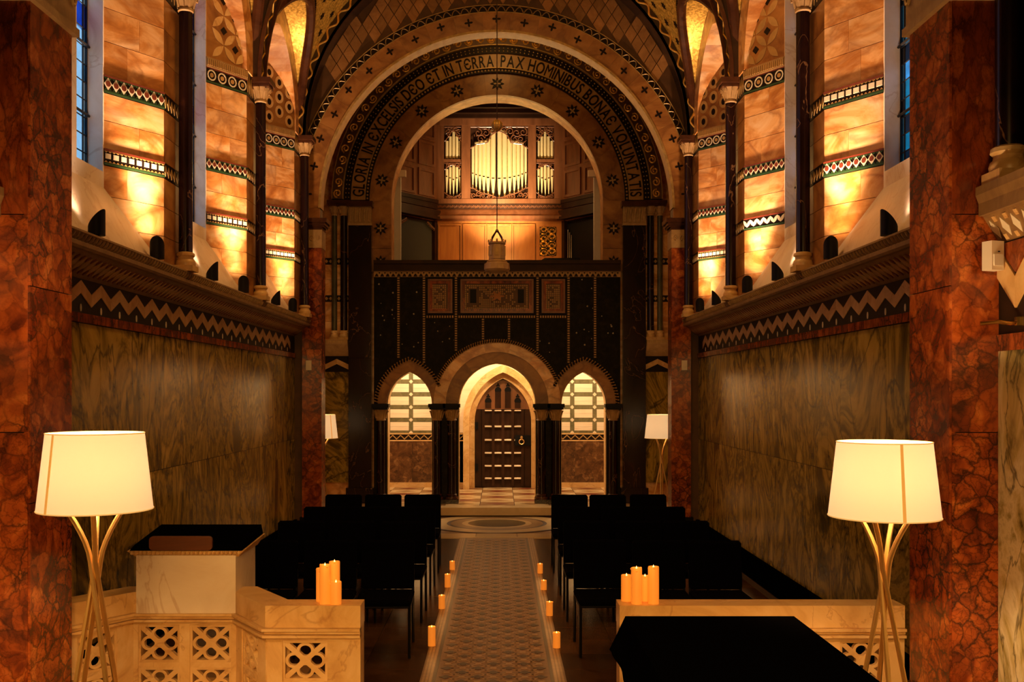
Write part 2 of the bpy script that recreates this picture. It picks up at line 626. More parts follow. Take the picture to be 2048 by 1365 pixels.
# ================================================================== FLOORS
fl = struct(M().box(-3.6, 3.6, 5.75, 14.5, -.3, -.012).obj('floor', 'backing'), 'dark tiled nave floor on both sides of the mosaic aisle')
tile = M().box(-.222, .222, -.222, .222, -.012, 0).obj('floor_tile', 'floor_dark', fl, loc=(.76, 6.0, 0))
for s in (-1, 1):
    for i in range(5):
        for j in range(19):
            x, y = s * (.76 + .45 * i), 6.0 + .45 * j
            if (s, i, j) != (1, 0, 0):
                inst(tile, fl, (x, y, 0))
M().box(-.535, .535, 5.76, 14.4, -.012, -.001).obj('aisle_panel', 'aisle', fl)
for s in (-1, 1):
    for x0, x1, mt in ((.42, .445, 'aisle_dark'), (.45, .468, 'aisle_pale'), (.478, .494, 'aisle_pale'), (.504, .52, 'aisle_pale')):
        a, b = sorted((s * x0, s * x1))
        M().box(a, b, 5.76, 14.4, -.001, .001).obj('aisle_border', mt, fl)
dm, pm, rm = M(), M(), M()
pit = .117
ny = int((14.35 - 5.85) / pit)
for j in range(ny):
    for i in range(-3, 4):
        x, y = i * pit, 5.85 + j * pit
        if (i + j) % 2 == 0:
            q = .05
            dm.plate([(x - q, y), (x, y - q), (x + q, y), (x, y + q)], XY, -.002, .0012)
        else:
            rm.plate([(x + a, y + b) for a, b in foil(.045, 4, .35, PI / 4, 12)], XY, -.002, .0011)
        if i < 3:
            for sg in (1, -1):
                L = lens_poly(.062, .011, 4)
                c, q2 = math.cos(sg * PI / 4), math.sin(sg * PI / 4)
                pm.plate([(x + pit / 2 + u * c - v * q2, y + pit / 2 + u * q2 + v * c) for u, v in L], XY, -.002, .001)
stuff(dm.obj('aisle_diamonds', 'aisle_dark', fl))
stuff(pm.obj('aisle_petals', 'aisle_pale', fl))
stuff(rm.obj('aisle_rosettes', 'aisle_pale', fl))

# crossing floor with round marble roundel
fc = struct(M().box(-4.2, 4.2, 14.5, 16.9, -.3, -.008).obj('floor_crossing', 'floor_tan'), 'tan marble floor with a dark round roundel before the screen')
for k, (r0, r1, mt) in enumerate(((0, .46, 'shaft'), (.46, .56, 'floor_cream'), (.56, .74, 'floor_tan'), (.74, .80, 'aisle_dark'), (.80, 1.08, 'floor_cream'), (1.08, 1.14, 'aisle_dark'))):
    A = arc(0, 16.02, r1, 0, 2 * PI, 48)[:-1]
    H = [arc(0, 16.02, r0 + .003, 0, 2 * PI, 48)[:-1]] if r0 else []
    M().plate(A, XY, -.01, .002, H).obj('roundel_band', mt, fc)
for i in range(-6, 7):
    M().box(i * .6 - .29, i * .6 + .29, 14.52, 14.86, -.01, 0).obj('floor_slab', 'floor_cream', fc)
M().box(-4.0, 4.0, 14.4, 14.5, -.012, .003).obj('threshold', 'floor_cream', fc)

# vestibule floor, one step up
fv = struct(M().box(-4.2, 4.2, 16.9, 21.0, -.3, .142).obj('floor_vestibule', 'backing'), 'raised vestibule floor of cream and brown inlaid slabs')
M().box(-4.0, 4.0, 16.86, 17.2, .02, .15).obj('step_edge', 'floor_cream', fv)
for j in range(6):
    for i in range(-6, 7):
        y0 = 17.21 + j * .55
        x0 = i * .6
        M().box(x0 - .295, x0 + .295, y0, y0 + .54, .13, .150).obj('floor_slab', 'floor_cream' if (i + j) % 2 else 'floor_tan', fv)
        if -3 <= i <= 3:
            M().plate([(x0 - .2, y0 + .27), (x0, y0 + .12), (x0 + .2, y0 + .27), (x0, y0 + .42)], XY, .14, .1515).obj('floor_lozenge', 'floor_tan' if (i + j) % 2 else 'red_inlay', fv)

# chancel platform
fh = struct(M().box(-2.9, 2.9, -3.2, 5.75, -.3, .35).box(-2.45, -1.15, 5.75, 6.45, -.3, .35).obj('floor_chancel', 'floor_tan'), 'raised chancel floor where the lamps and table stand')

# ================================================================== NAVE SIDE WALLS
CY = [6.03, 8.83, 11.60, 14.20]
XW, XP, XV = 2.92, 2.80, 3.12
ZS = 5.72
COURSES = [(3.165, 3.42), (3.425, 3.67), (3.675, 3.915), (4.055, 4.275), (4.28, 4.495), (4.645, 4.91), (4.915, 5.18), (5.185, 5.445)]
BANDS = [(3.92, 4.05), (4.5, 4.64)]
SIDE = {-1: 'left', 1: 'right'}


def seg_fn(A, B, face):
    """map (u along A-B in metres, z, t proud of the face) to world"""
    A, B = Vector((*A, 0)), Vector((*B, 0))
    d = (B - A).normalized()
    n = Vector((-d.y, d.x, 0))
    if n.dot(Vector((*face, 0)) - A) < 0:
        n = -n
    L = (B - A).length

    def fn(u, z, t):
        p = A + d * u + n * t
        return (p.x, p.y, z)
    return fn, L


def slab(fn, u0, u1, z0, z1, t0=-.03, t1=.012):
    return M().plate([(u0, z0), (u1, z0), (u1, z1), (u0, z1)], fn, t0, t1)


def inlay_band(par, fn, L, z0, z1, style, n):
    """bordered mosaic band with n motifs, every motif its own tile"""
    slab(fn, 0, L, z0, z1, -.02, .010).obj('mosaic_band', 'dark_inlay', par)
    slab(fn, 0, L, z0, z0 + .018, -.02, .014).obj('mosaic_edge', 'green_inlay', par)
    slab(fn, 0, L, z1 - .014, z1, -.02, .014).obj('mosaic_edge', 'red_inlay', par)
    a, b = z0 + .022, z1 - .018
    zc, h = (a + b) / 2, (b - a) / 2
    p = L / n
    for i in range(n):
        u = (i + .5) * p
        if style == 0:      # squares
            q = h * .55
            M().plate([(u - q, zc - q * .6), (u + q, zc - q * .6), (u + q, zc + q), (u - q, zc + q)], fn, 0, .015).obj('mosaic_tile', 'pale_inlay', par)
        elif style == 1:    # lozenges with a red disc
            q = min(h, p * .48)
            M().plate([(u - q, zc), (u, zc - h), (u + q, zc), (u, zc + h)], fn, 0, .014).obj('mosaic_tile', 'pale_inlay', par)
            M().plate([(u + .48 * h * math.cos(k * PI / 4), zc + .48 * h * math.sin(k * PI / 4)) for k in range(8)], fn, 0, .016).obj('mosaic_disc', 'red_inlay', par)
        elif style == 2:    # circle interlace
            M().plate([(u + .95 * h * math.cos(k * PI / 6), zc + .95 * h * math.sin(k * PI / 6)) for k in range(12)], fn, 0, .014,
                      [[(u + .72 * h * math.cos(k * PI / 6), zc + .72 * h * math.sin(k * PI / 6)) for k in range(12)]]).obj('mosaic_circle', 'pale_inlay', par)
            M().plate([(u + .4 * h * math.cos(k * PI / 4), zc + .4 * h * math.sin(k * PI / 4)) for k in range(8)], fn, 0, .015).obj('mosaic_disc', 'tan_inlay', par)
        elif style == 3:    # leaves
            for sg in (1, -1):
                c, q = math.cos(sg * 1.0), math.sin(sg * 1.0)
                M().plate([(u + sg * p * .24 + x * c - y * q, zc + x * q + y * c) for x, y in lens_poly(h * 1.05, h * .42, 4)], fn, 0, .014).obj('mosaic_leaf', 'pale_inlay', par)
    if style in (0, 1):
        g = M()
        m = n * 2
        for i in range(m):
            u = (i + .5) * L / m
            q = L / m * .45
            for sg in (1, -1):
                if style == 1 and i % 2 == 0 and sg > 0:
                    pass
                zz = zc - sg * h
                g.plate([(u - q, zz), (u + q, zz), (u, zz + sg * h * .33)], fn, 0, .013)
        stuff(g.obj('mosaic_chips', 'tan_inlay' if style == 0 else 'green_inlay', par))


def z2(y):
    """pointed profile of the lunette over each window bay"""
    for i in range(3):
        if CY[i] <= y <= CY[i + 1]:
            c = (CY[i] + CY[i + 1]) / 2
            a = (CY[i + 1] - CY[i]) / 2
            h = 1.45
            R = (a * a + h * h) / (2 * a)
            u = a - abs(y - c)
            return ZS + math.sqrt(max(0, R * R - (R - u) ** 2))
    return ZS


def uplight(s, x, y, aim, label):
    """black cylinder lamp with a slanted mouth"""
    ang = math.atan2(aim[1], aim[0])
    t = thing('uplight', label, 'uplight', (x, y, 3.165), ang, 'black uplights on the cornice')
    r = .058
    m = M()
    n = 20
    vs_, fs = [], []
    for k in range(n):
        a = 2 * PI * k / n
        vs_.append((r * math.cos(a), r * math.sin(a), .03))
    for k in range(n):
        a = 2 * PI * k / n
        vs_.append((r * math.cos(a), r * math.sin(a), .145 - .068 * math.cos(a)))
    for k in range(n):
        a = 2 * PI * k / n
        vs_.append((.85 * r * math.cos(a), .85 * r * math.sin(a), .145 - .068 * .85 * math.cos(a)))
    for k in range(n):
        a = 2 * PI * k / n
        vs_.append((.85 * r * math.cos(a), .85 * r * math.sin(a), .05))
    for q in range(3):
        for k in range(n):
            l = (k + 1) % n
            fs.append((q * n + k, q * n + l, (q + 1) * n + l, (q + 1) * n + k))
    fs.append(tuple(range(n)))
    fs.append(tuple(3 * n + k for k in range(n)))
    m.add(vs_, fs).obj('body', 'black', t, True)
    M().lathe([(.03, 0), (.045, .004), (.045, .015), (.02, .018), (.02, .035)], 14).obj('base', 'black', t, True)
    M().lathe([(.046, .052), (.046, .056)], 16).obj('lens', 'lens', t)
    return t


def nave_wall(s):
    side = SIDE[s]
    B = M()

    def bx(x0, x1, y0, y1, z0, z1, m):
        a, b = sorted((s * x0, s * x1))
        m.box(a, b, y0, y1, z0, z1)
    bx(XW + .02, 3.5, 5.38, 14.5, -.3, 3.1, B)
    wc = [(CY[i] + CY[i + 1]) / 2 for i in range(3)]
    e = [5.38]
    for c in wc:
        e += [c - .555, c + .555]
    e.append(14.5)
    for i in range(0, len(e), 2):
        bx(XV + .03, XV + .17, e[i], e[i + 1], 3.1, 9.0, B)
    for c in wc:
        bx(XV + .03, XV + .17, c - .555, c + .555, 3.1, 3.72, B)
        bx(XV + .03, XV + .17, c - .555, c + .555, 7.25, 9.0, B)
    W = struct(B.obj('wall_' + side, 'backing'), f'{side} nave wall, green marble below, honey onyx window bays above')
    # polished green slabs
    n = 9
    y0 = 5.42
    wd = (14.48 - y0) / n
    for i in range(n):
        for (a, b) in ((.26, 1.42), (1.425, 2.59)):
            m = M()
            bx(XW, XW + .03, y0 + i * wd + .002, y0 + (i + 1) * wd - .002, a, b, m)
            m.obj('marble_slab', 'cipollino', W)
    m = M(); bx(XW - .02, XW + .03, 5.4, 14.48, 2.595, 2.66, m); m.obj('red_string', 'red_fine', W)
    m = M(); bx(XW, XW + .03, 5.4, 14.48, 2.66, 2.905, m); m.obj('frieze_ground', 'dark_inlay', W)
    fn, _ = seg_fn((s * XW, 5.4), (s * XW, 14.5), (0, 9))
    per = .362
    k = int((14.45 - 5.45) / per)
    for i in range(k):
        u = .05 + i * per
        for (ua, ub, za, zb) in ((u, u + per / 2, 2.715, 2.805), (u + per / 2, u + per, 2.805, 2.715)):
            M().plate([(ua + .001, za), (ub - .001, zb), (ub - .001, zb + .09), (ua + .001, za + .09)], fn, -.02, .006).obj('zigzag_tile', 'cream_m', W)
        M().plate([(u + .18 + a * .35, 2.70 + a * 0 + b) for a, b in [(math.cos(q * PI / 5) * .035, math.sin(q * PI / 5) * .028) for q in range(10)]], fn, -.02, .005).obj('frieze_oval', 'pale_inlay', W)
    # window bays
    for bi in range(3):
        c0, c1 = CY[bi], CY[bi + 1]
        c = wc[bi]
        for far in (0, 1):
            cc, sg = (c1, -1) if far else (c0, 1)
            A = (s * XP, cc + sg * .35)
            Bp = (s * XV, c - sg * .558)
            fn, L = seg_fn(A, Bp, (0, c))
            for ci, (za, zb) in enumerate(COURSES):
                cuts = [0, L] if (ci + bi) % 3 == 1 else ([0, L * .42, L] if (ci + bi) % 3 == 0 else [0, L * .62, L])
                if not far:
                    cuts = [0, L]
                for q in range(len(cuts) - 1):
                    slab(fn, cuts[q] + .001, cuts[q + 1] - .001, za, zb, -.25, 0).obj('marble_block', 'honey', W)
            if far:
                for q, (za, zb) in enumerate(BANDS):
                    if s < 0:
                        st = 0 if q == 0 else 1
                    else:
                        st = [(1, 0), (3, 1), (0, 1)][bi][q]
                    inlay_band(W, fn, L, za, zb, st, 6 if st == 3 else 8)
                inlay_band(W, fn, L, 5.45, 5.615, 2, 4)
                slab(fn, 0, L, 5.615, 5.72, -.2, .02).obj('string_course', 'stone', W)
                d = M()
                for q in range(22):
                    u = (q + .5) * L / 22
                    d.plate([(u - .007, 5.635), (u + .007, 5.635), (u + .007, 5.70), (u - .007, 5.70)], fn, 0, .03)
                stuff(d.obj('dentils', 'tan_inlay', W))
                slab(fn, 0, L, 5.72, 7.3, -.2, .002).obj('spandrel_ground', 'honey_dark', W)
                # inlaid petals or rings in the spandrel
                if bi < 2:
                    p_ = .163
                    for ju in range(3):
                        for jz in range(9):
                            u, z = .005 + (ju + .5) * p_, 5.74 + (jz + .5) * p_
                            a = PI / 4 if (ju + jz) % 2 else -PI / 4
                            co, si = math.cos(a), math.sin(a)
                            M().plate([(u + x * co - y * si, z + x * si + y * co) for x, y in lens_poly(.108, .04, 6)], fn, 0, .008).obj('petal_inlay', 'tan_inlay' if s > 0 else 'cream_m', W)
                    for ju in range(1, 3):
                        for jz in range(1, 9):
                            if (ju + jz) % 2 == 0:
                                u, z = .005 + ju * p_, 5.74 + jz * p_
                                q = .045
                                M().plate([(u - q, z), (u, z - q), (u + q, z), (u, z + q)], fn, 0, .008).obj('dark_lozenge', 'dark_inlay', W)
                else:
                    for ju in range(3):
                        for jz in range(6):
                            u, z = .09 + ju * .17, 5.83 + jz * .2 + (ju % 2) * .1
                            C = [(u + .07 * math.cos(t * PI / 7), z + .085 * math.sin(t * PI / 7)) for t in range(14)]
                            I = [(u + .034 * math.cos(t * PI / 7), z + .045 * math.sin(t * PI / 7)) for t in range(14)]
                            M().plate(C, fn, 0, .006, [I]).obj('ring_inlay', 'cream_m' if s < 0 else 'tan_inlay', W)
                            M().plate(I, fn, 0, .005).obj('ring_centre', 'dark_inlay', W)
            else:
                for za, zb in BANDS + [(5.45, 5.72)]:
                    slab(fn, 0, L, za, zb, -.2, .01).obj('mosaic_band', 'dark_inlay', W)
                slab(fn, 0, L, 5.72, 7.3, -.2, .002).obj('spandrel_ground', 'honey_dark', W)
        # sloping white apron under the window
        X0, X1 = s * XP, s * XV
        ap = M().hexa([(X0, c0 + .34, 3.165), (X0, c1 - .34, 3.165), (X1, c + .6, 3.74), (X1, c - .6, 3.74),
                       (X0 + s * .25, c0 + .34, 3.10), (X0 + s * .25, c1 - .34, 3.10), (X1 + s * .2, c + .6, 3.60), (X1 + s * .2, c - .6, 3.60)])
        ap.obj('window_apron', 'white_m', W)
        # white stone window surround with two lancets
        lan = []
        for sg in (-1, 1):
            a0, a1 = sorted((c + sg * .045, c + sg * .54))
            lan.append([(a0, 3.86)] + parch((a0 + a1) / 2, 6.55, .2475, .42, 6) + [(a1, 3.86)])
        fnw = lambda a, b, t: (s * t, a, b)
        M().plate([(c - .56, 3.70), (c + .56, 3.70), (c + .56, 7.3), (c - .56, 7.3)], fnw, XV - .005, XV + .16, lan).obj('window_surround', 'white_m', W)
        # pointed marble arch ring and dark rib over the bay
        outer = parch(c, ZS, (c1 - c0) / 2 - .02, 1.43, 16)
        inner = parch(c, ZS, .985, 1.12, 16)
        for h in range(0, 32, 4):
            M().plate(outer[h:h + 5] + list(reversed(inner[h:h + 5])), fnw, XP - .015, XV + .02).obj('voussoir', 'honey', W)
    # piers between the bays
    for ci, cc in enumerate(CY):
        ya, yb = max(cc - .35, 5.4), min(cc + .35, 14.48)
        for za, zb in COURSES:
            m = M(); bx(XP, XV + .05, ya, yb, za, zb, m); m.obj('pier_block', 'honey_dark', W)
        for za, zb in BANDS + [(5.45, 5.72)]:
            m = M(); bx(XP, XV + .05, ya, yb, za, zb, m); m.obj('mosaic_band', 'dark_inlay', W)
            g = M()
            fn, L = seg_fn((s * XP, ya), (s * XP, yb), (0, cc))
            nn = max(3, int(L / .075))
            for q in range(nn):
                u, zc, h = (q + .5) * L / nn, (za + zb) / 2, (zb - za) * .36
                g.plate([(u - .03, zc), (u, zc - h), (u + .03, zc), (u, zc + h)], fn, -.01, .004)
            stuff(g.obj('mosaic_chips', 'tan_inlay', W))
    return W


WL = nave_wall(-1)
WR = nave_wall(1)

for s in (-1, 1):
    side = SIDE[s]
    a, b = sorted((s * (XW - .04), s * (XW + .02)))
    bb = struct(M().box(a, b, 5.4, 14.48, 0, .26).obj('baseboard_' + side, 'black_cloth'), f'dark stone baseboard along the {side} nave wall')
    # cornice
    prof = [(XW + .01, 2.905), (2.73, 3.045), (2.70, 3.045), (2.685, 3.06), (2.685, 3.085), (2.71, 3.10), (2.70, 3.13), (2.68, 3.15), (2.685, 3.165), (XV + .1, 3.165), (XV + .1, 2.905)]
    T = struct(M().plate(prof, lambda p, z, t: (s * p, t, z), 5.40, 14.44).obj('trim_1' if s < 0 else 'trim_2', 'cornice_stone'), f'carved projecting cornice along the {side} nave wall')
    # inlaid soffit pattern
    g, g2 = M(), M()
    A, Bq = Vector((s * 2.90, 0, 2.918)), Vector((s * 2.745, 0, 3.032))
    dv = Bq - A
    nrm = Vector((-s * .66, 0, -.75))

    def fs_(u, v, t):
        p = A + dv * v + nrm * t
        return (p.x, 5.42 + u, p.z)
    for i in range(100):
        u = .045 + i * .09
        g.plate([(u - .034, .5), (u, .12), (u + .034, .5), (u, .88)], fs_, -.004, .004)
        g2.plate([(u + .045 - .014, .2), (u + .045, .06), (u + .045 + .014, .2), (u + .045, .34)], fs_, -.004, .004)
        g2.plate([(u + .045 - .014, .8), (u + .045, .66), (u + .045 + .014, .8), (u + .045, .94)], fs_, -.004, .004)
    stuff(g.obj('soffit_lozenges', 'tan_inlay', T))
    stuff(g2.obj('soffit_chips', 'red_inlay', T))
    # carved leaf edge
    lf = M()
    for i in range(150):
        y = 5.43 + i * .06
        lf.tube([(s * 2.707, y, 3.092), (s * 2.687, y + .018, 3.112), (s * 2.679, y + .036, 3.14)], .009, 4)
    stuff(lf.obj('leaf_carving', 'cornice_stone', T))


# stained-glass lancets
def lancet(idx, s, c, sg, detail):
    a0, a1 = sorted((c + sg * .045, c + sg * .54))
    X = XV + .125
    fr = M()
    ext = [(a0, 3.86)] + parch((a0 + a1) / 2, 6.55, .2475, .42, 6) + [(a1, 3.86)]
    ins = [(a0 + .012, 3.872)] + parch((a0 + a1) / 2, 6.55, .2355, .40, 6) + [(a1 - .012, 3.872)]
    fw = lambda a, b, t: (s * t, a, b)
    fr.plate(ext, fw, X - .008, X + .012, [ins])
    Wn = struct(fr.obj(f'window_{idx}', 'lead'), f'leaded stained-glass lancet in the {SIDE[s]} nave wall')
    rng = random.Random(idx * 5)
    cols = [a0, a0 + .07, a0 + .07 + .16, a1 - .07, a1]
    zc = 3.86
    ld = M()
    row = 0
    while zc < 6.95:
        h = .14 if zc < 4.9 else .19
        z1 = min(zc + h, 6.97)
        for q in range(4):
            ya, yb = cols[q], cols[q + 1]
            # keep inside the pointed head
            if z1 > 6.55:
                f = max(0, (z1 - 6.55) / .42)
                if (q in (0, 3) and f > .45) or f > .97:
                    continue
            edge = q in (0, 3)
            if s < 0:
                if zc < 4.85:
                    mt = 'g_pale' if not edge else ('g_pale' if rng.random() < .5 else 'g_sky')
                elif zc < 5.1:
                    mt = 'g_blue'
                else:
                    mt = rng.choice(['g_mauve', 'g_sky', 'g_pale', 'g_mauve']) if not edge else rng.choice(['g_pale', 'g_sky', 'g_blue'])
            else:
                mt = rng.choice(['g_teal', 'g_dteal', 'g_teal', 'g_sky']) if zc < 4.9 else rng.choice(['g_teal', 'g_dteal', 'g_dteal', 'g_navy'])
            jit = 0 if zc < 4.9 or edge else rng.uniform(-.05, .05)
            m = M()
            m.plate([(ya, zc), (yb, zc + jit), (yb, z1 + jit * .5), (ya, z1)] if jit else [(ya, zc), (yb, zc), (yb, z1), (ya, z1)], fw, X, X + .004)
            m.obj('pane', mt, Wn)
        ld.tube([(s * X, a0, zc), (s * X, a1, zc)], .006, 4)
        zc = z1
        row += 1
    for q in (1, 2, 3):
        ld.tube([(s * X, cols[q], 3.87), (s * X, cols[q] + (.0 if q != 2 else .0), 6.7)], .006, 4)
    ld.obj('lead_came', 'lead', Wn)
    for z in (4.3, 4.85, 5.4, 5.95, 6.5):
        M().tube([(s * (X - .02), a0, z), (s * (X - .02), a1, z)], .011, 6).obj('saddle_bar', 'lead', Wn)


k = 1
for s in (-1, 1):
    for bi in range(3):
        c = (CY[bi] + CY[bi + 1]) / 2
        for sg in (-1, 1):
            lancet(k, s, c, sg, True)
            k += 1

# colonnettes on the cornice
ORD = ['nearest', 'second', 'third', 'farthest']


def colonnette(x, y, z0, z1, r, label, shaft='shaft', rz=0.0, cap=.16, name='colonnette', group='nave colonnettes', sq=1.0):
    t = thing(name, label, 'column', (x, y, z0), rz, group)
    h = z1 - z0
    M().box(-1.45 * r, 1.45 * r, -1.45 * r, 1.45 * r, 0, .05).obj('plinth', 'cream_m', t)
    M().lathe([(1.4 * r, .05), (1.45 * r, .07), (1.35 * r, .095), (1.15 * r, .105), (1.1 * r, .125), (1.35 * r, .14), (1.3 * r, .16), (1.05 * r, .17)], 20).obj('base', 'cream_m', t, True)
    M().lathe([(r, .165), (r * .97, h - cap - .10)], 20).obj('shaft', shaft, t, True)
    cp = M().lathe([(r * .98, h - cap - .11), (1.15 * r, h - cap - .10), (1.15 * r, h - cap - .085), (1.05 * r, h - cap - .075), (1.2 * r, h - cap - .03), (1.75 * r, h - .10)], 16)
    for q in range(8):
        a = q * PI / 4
        cp.tube([(1.08 * r * math.cos(a), 1.08 * r * math.sin(a), h - cap - .07), (1.5 * r * math.cos(a), 1.5 * r * math.sin(a), h - .14), (1.95 * r * math.cos(a), 1.95 * r * math.sin(a), h - .115), (1.8 * r * math.cos(a), 1.8 * r * math.sin(a), h - .15)], r * .2, 5)
    cp.obj('capital', 'stone', t, True)
    M().box(-1.95 * r, 1.95 * r, -1.95 * r, 1.95 * r, h - .10, h - .06).add(*[[(-2.3 * r, -2.3 * r, h - .06), (2.3 * r, -2.3 * r, h - .06), (2.3 * r, 2.3 * r, h - .06), (-2.3 * r, 2.3 * r, h - .06), (-2.3 * r, -2.3 * r, h), (2.3 * r, -2.3 * r, h), (2.3 * r, 2.3 * r, h), (-2.3 * r, 2.3 * r, h)], [(0, 1, 2, 3), (7, 6, 5, 4), (0, 4, 5, 1), (1, 5, 6, 2), (2, 6, 7, 3), (3, 7, 4, 0)]]).obj('abacus', 'brown_m', t)
    return t


for s in (-1, 1):
    for i, y in enumerate(CY):
        if i == 0:
            continue
        lab = {1: f'dark marble colonnette between the two nearest window bays on the {SIDE[s]}',
               2: f'dark marble colonnette between the two farther window bays on the {SIDE[s]}',
               3: f'dark marble colonnette in the far corner of the {SIDE[s]} nave wall'}[i]
        colonnette(s * 2.725, y, 3.165, ZS, .06, lab)

# uplights: one aims at each window, one at each far splay
UP = []
for s in (-1, 1):
    for bi in range(3):
        c0, c1 = CY[bi], CY[bi + 1]
        w_ = ['nearest', 'middle', 'farthest'][bi]
        uplight(s, s * 2.765, c0 + .95, (s * 1.0, .15), f'black uplight turned to the {w_} window on the {SIDE[s]} cornice')
        uplight(s, s * 2.765, c1 - .62, (s * .25, 1.0), f'black uplight with its back to us below the {w_} onyx splay, {SIDE[s]} side')
        UP.append((s, c0 + .95, c1 - .62))
for s, ya, yb in UP:
    lamp('uplight_beam', 'SPOT', (s * 2.77, ya + .0, 3.30), 45, (1.0, .60, .36), .03, (s * 3.12, ya + .1, 4.3), 95, .9)
    lamp('uplight_beam', 'SPOT', (s * 2.76, yb + .0, 3.33), 520, (1.0, .60, .36), .05, (s * 2.80, yb + .02, 4.75), 60, 1.0)
    lamp('uplight_spill', 'SPOT', (s * 2.76, yb + .0, 3.33), 26, (1.0, .58, .28), .05, (s * 2.95, yb + .30, 4.4), 110, 1.0)

# ================================================================== VAULT
RV = 2.82
vm = M()
ny_, nt_ = 150, 72
vsx = []
for j in range(ny_ + 1):
    y = 5.3 + (14.46 - 5.3) * j / ny_
    for i in range(nt_ + 1):
        th = PI * i / nt_
        vsx.append((RV * math.cos(th), y, max(ZS + RV * math.sin(th), z2(y))))
vf = []
for j in range(ny_):
    for i in range(nt_):
        q = j * (nt_ + 1) + i
        vf.append((q, q + 1, q + nt_ + 2, q + nt_ + 1))
vm.add(vsx, vf)
CE = struct(vm.obj('ceiling', 'gold', None, True), 'gold mosaic vault with dark stars and banded ribs')
M().box(-4.4, 4.4, -3.6, 22.0, 9.0, 9.2).obj('roof_slab', 'backing', CE)

star = []
for q in range(12):
    r = .058 if q % 2 == 0 else .027
    star.append((r * math.sin(q * PI / 6), r * math.cos(q * PI / 6)))
star_in = [(a * .45, b * .45) for a, b in star]
so = M().plate(star, XY, -.004, .004, [star_in]).obj('star', 'dark_inlay', CE)
first = True
for jy in range(9):
    y = 11.75 + jy * .27
    for it in range(0, 27):
        th = math.radians(8 + it * 6.2 + (3.1 if jy % 2 else 0))
        zz = ZS + RV * math.sin(th)
        if th > PI - .13 or zz < z2(y) + .22:
            continue
        p = (RV * math.cos(th) * .998, y, ZS + RV * math.sin(th) * .998)
        e = Vector((math.cos(th), 0, math.sin(th))).to_track_quat('Z', 'Y').to_euler()
        if first:
            so.location, so.rotation_euler, first = p, e, False
        else:
            inst(so, CE, p, e)


def rib_ring(y0, y1, r0, r1, name='rib'):
    return M().ring(0, ZS, r0, r1, 0, PI, y0, y1, 40).obj(name, 'rib', CE)


for i, y in enumerate(CY):
    if i == 0:
        continue
    ya, yb = (y - .13, y + .13) if i < 3 else (14.10, 14.46)
    rib_ring(ya, yb, RV - .10, RV + .02)
    for yy in (ya, yb if i < 3 else ya):
        M().ring(0, ZS, RV - .13, RV - .09, 0, PI, yy - .015, yy + .015, 40).obj('rib_edge', 'brown_m', CE)
    pts = []
    if i < 3:
        n = 76
        for q in range(n + 1):
            a = PI * q / n
            yy = y + (.06 if q % 2 else -.06)
            pts.append(((RV - .105) * math.cos(a), yy, ZS + (RV - .105) * math.sin(a)))
        M().tube(pts, .011, 4).obj('gold_zigzag', 'gilt', CE)
    else:
        n = 320
        for q in range(n + 1):
            a = PI * q / n
            rr = RV - .045 + .036 * math.sin(q * 2 * PI / 10)
            pts.append((rr * math.cos(a), 14.09, ZS + rr * math.sin(a)))
        M().tube(pts, .014, 5).obj('gold_wave', 'gilt', CE)
# dark mouldings following the groins of each bay, with a beaded border
for s in (-1, 1):
    for bi in range(3):
        c0, c1 = CY[bi], CY[bi + 1]
        pts = []
        n = 40
        for q in range(n + 1):
            y = c0 + .04 + (c1 - c0 - .08) * q / n
            z = z2(y)
            xg = math.sqrt(max(0, RV ** 2 - (z - ZS) ** 2))
            pts.append((s * (xg - .01), y, z))
        M().tube(pts, .065, 8).obj('groin_moulding', 'brown_m', CE, True)
        bd, bd2 = M(), M()
        for q in range(1, 64):
            y = c0 + .05 + (c1 - c0 - .1) * q / 64
            z = z2(y) + .115
            xg = math.sqrt(max(0, RV ** 2 - (z - ZS) ** 2))
            if math.hypot(xg, z - ZS) > RV + .01:
                continue
            bd.ball((s * xg, y, z), .017, 5, 3)
        stuff(bd.obj('bead_border', 'dark_inlay', CE))

# ================================================================== ARCH AT THE END OF THE NAVE
YA = 14.46
JX = 2.55
CA, RA = 4.76, 2.55
out = [(-3.6, 0), (-JX, 0), (-JX, CA)] + arc(0, CA, RA, PI, 0, 48)[1:-1] + [(JX, CA), (JX, 0), (3.6, 0), (3.6, 9.0), (-3.6, 9.0)]
WA = struct(M().plate(out, XZ, YA, YA + .2).obj('wall_arch', 'diamond_ground'), 'end wall of the nave pierced by a wide round arch')
# quatrefoil-inlaid voussoirs
NV = 21
for i in range(NV):
    a0, a1 = PI * i / NV + .0002, PI * (i + 1) / NV - .0002
    v_ = M().ring(0, CA, RA - .004, 2.825, a0, a1, YA - .035, YA + .02, 5).obj('voussoir', 'honey_dark', WA)
    a = (a0 + a1) / 2
    rr = 2.70 if i % 2 else 2.73
    fn = lambda u, v, t: (rr * math.cos(a) + u, YA - .035 - t, CA + rr * math.sin(a) + v)
    M().plate(foil(.062, 4, .36, a), fn, -.003, .004).obj('quatrefoil_inlay', 'dark_inlay', WA)
for s in (-1, 1):
    a, b = sorted((s * JX, s * 2.825))
    M().box(a, b, YA - .035, YA + .02, 4.60, CA).obj('voussoir', 'honey_dark', WA)
M().ring(0, CA, RA - .012, RA + .02, 0, PI, YA - .05, YA + .0, 60).obj('gilt_edge', 'gilt_dull', WA)
M().ring(0, CA, RA - .012, RA + .012, 0, PI, YA, YA + .21, 60).obj('arch_soffit', 'tan_ring', WA)
M().ring(0, CA, 2.83, 2.935, .05, PI - .05, YA - .03, YA + .02, 60).obj('scallop_band', 'dark_inlay', WA)
sp = M()
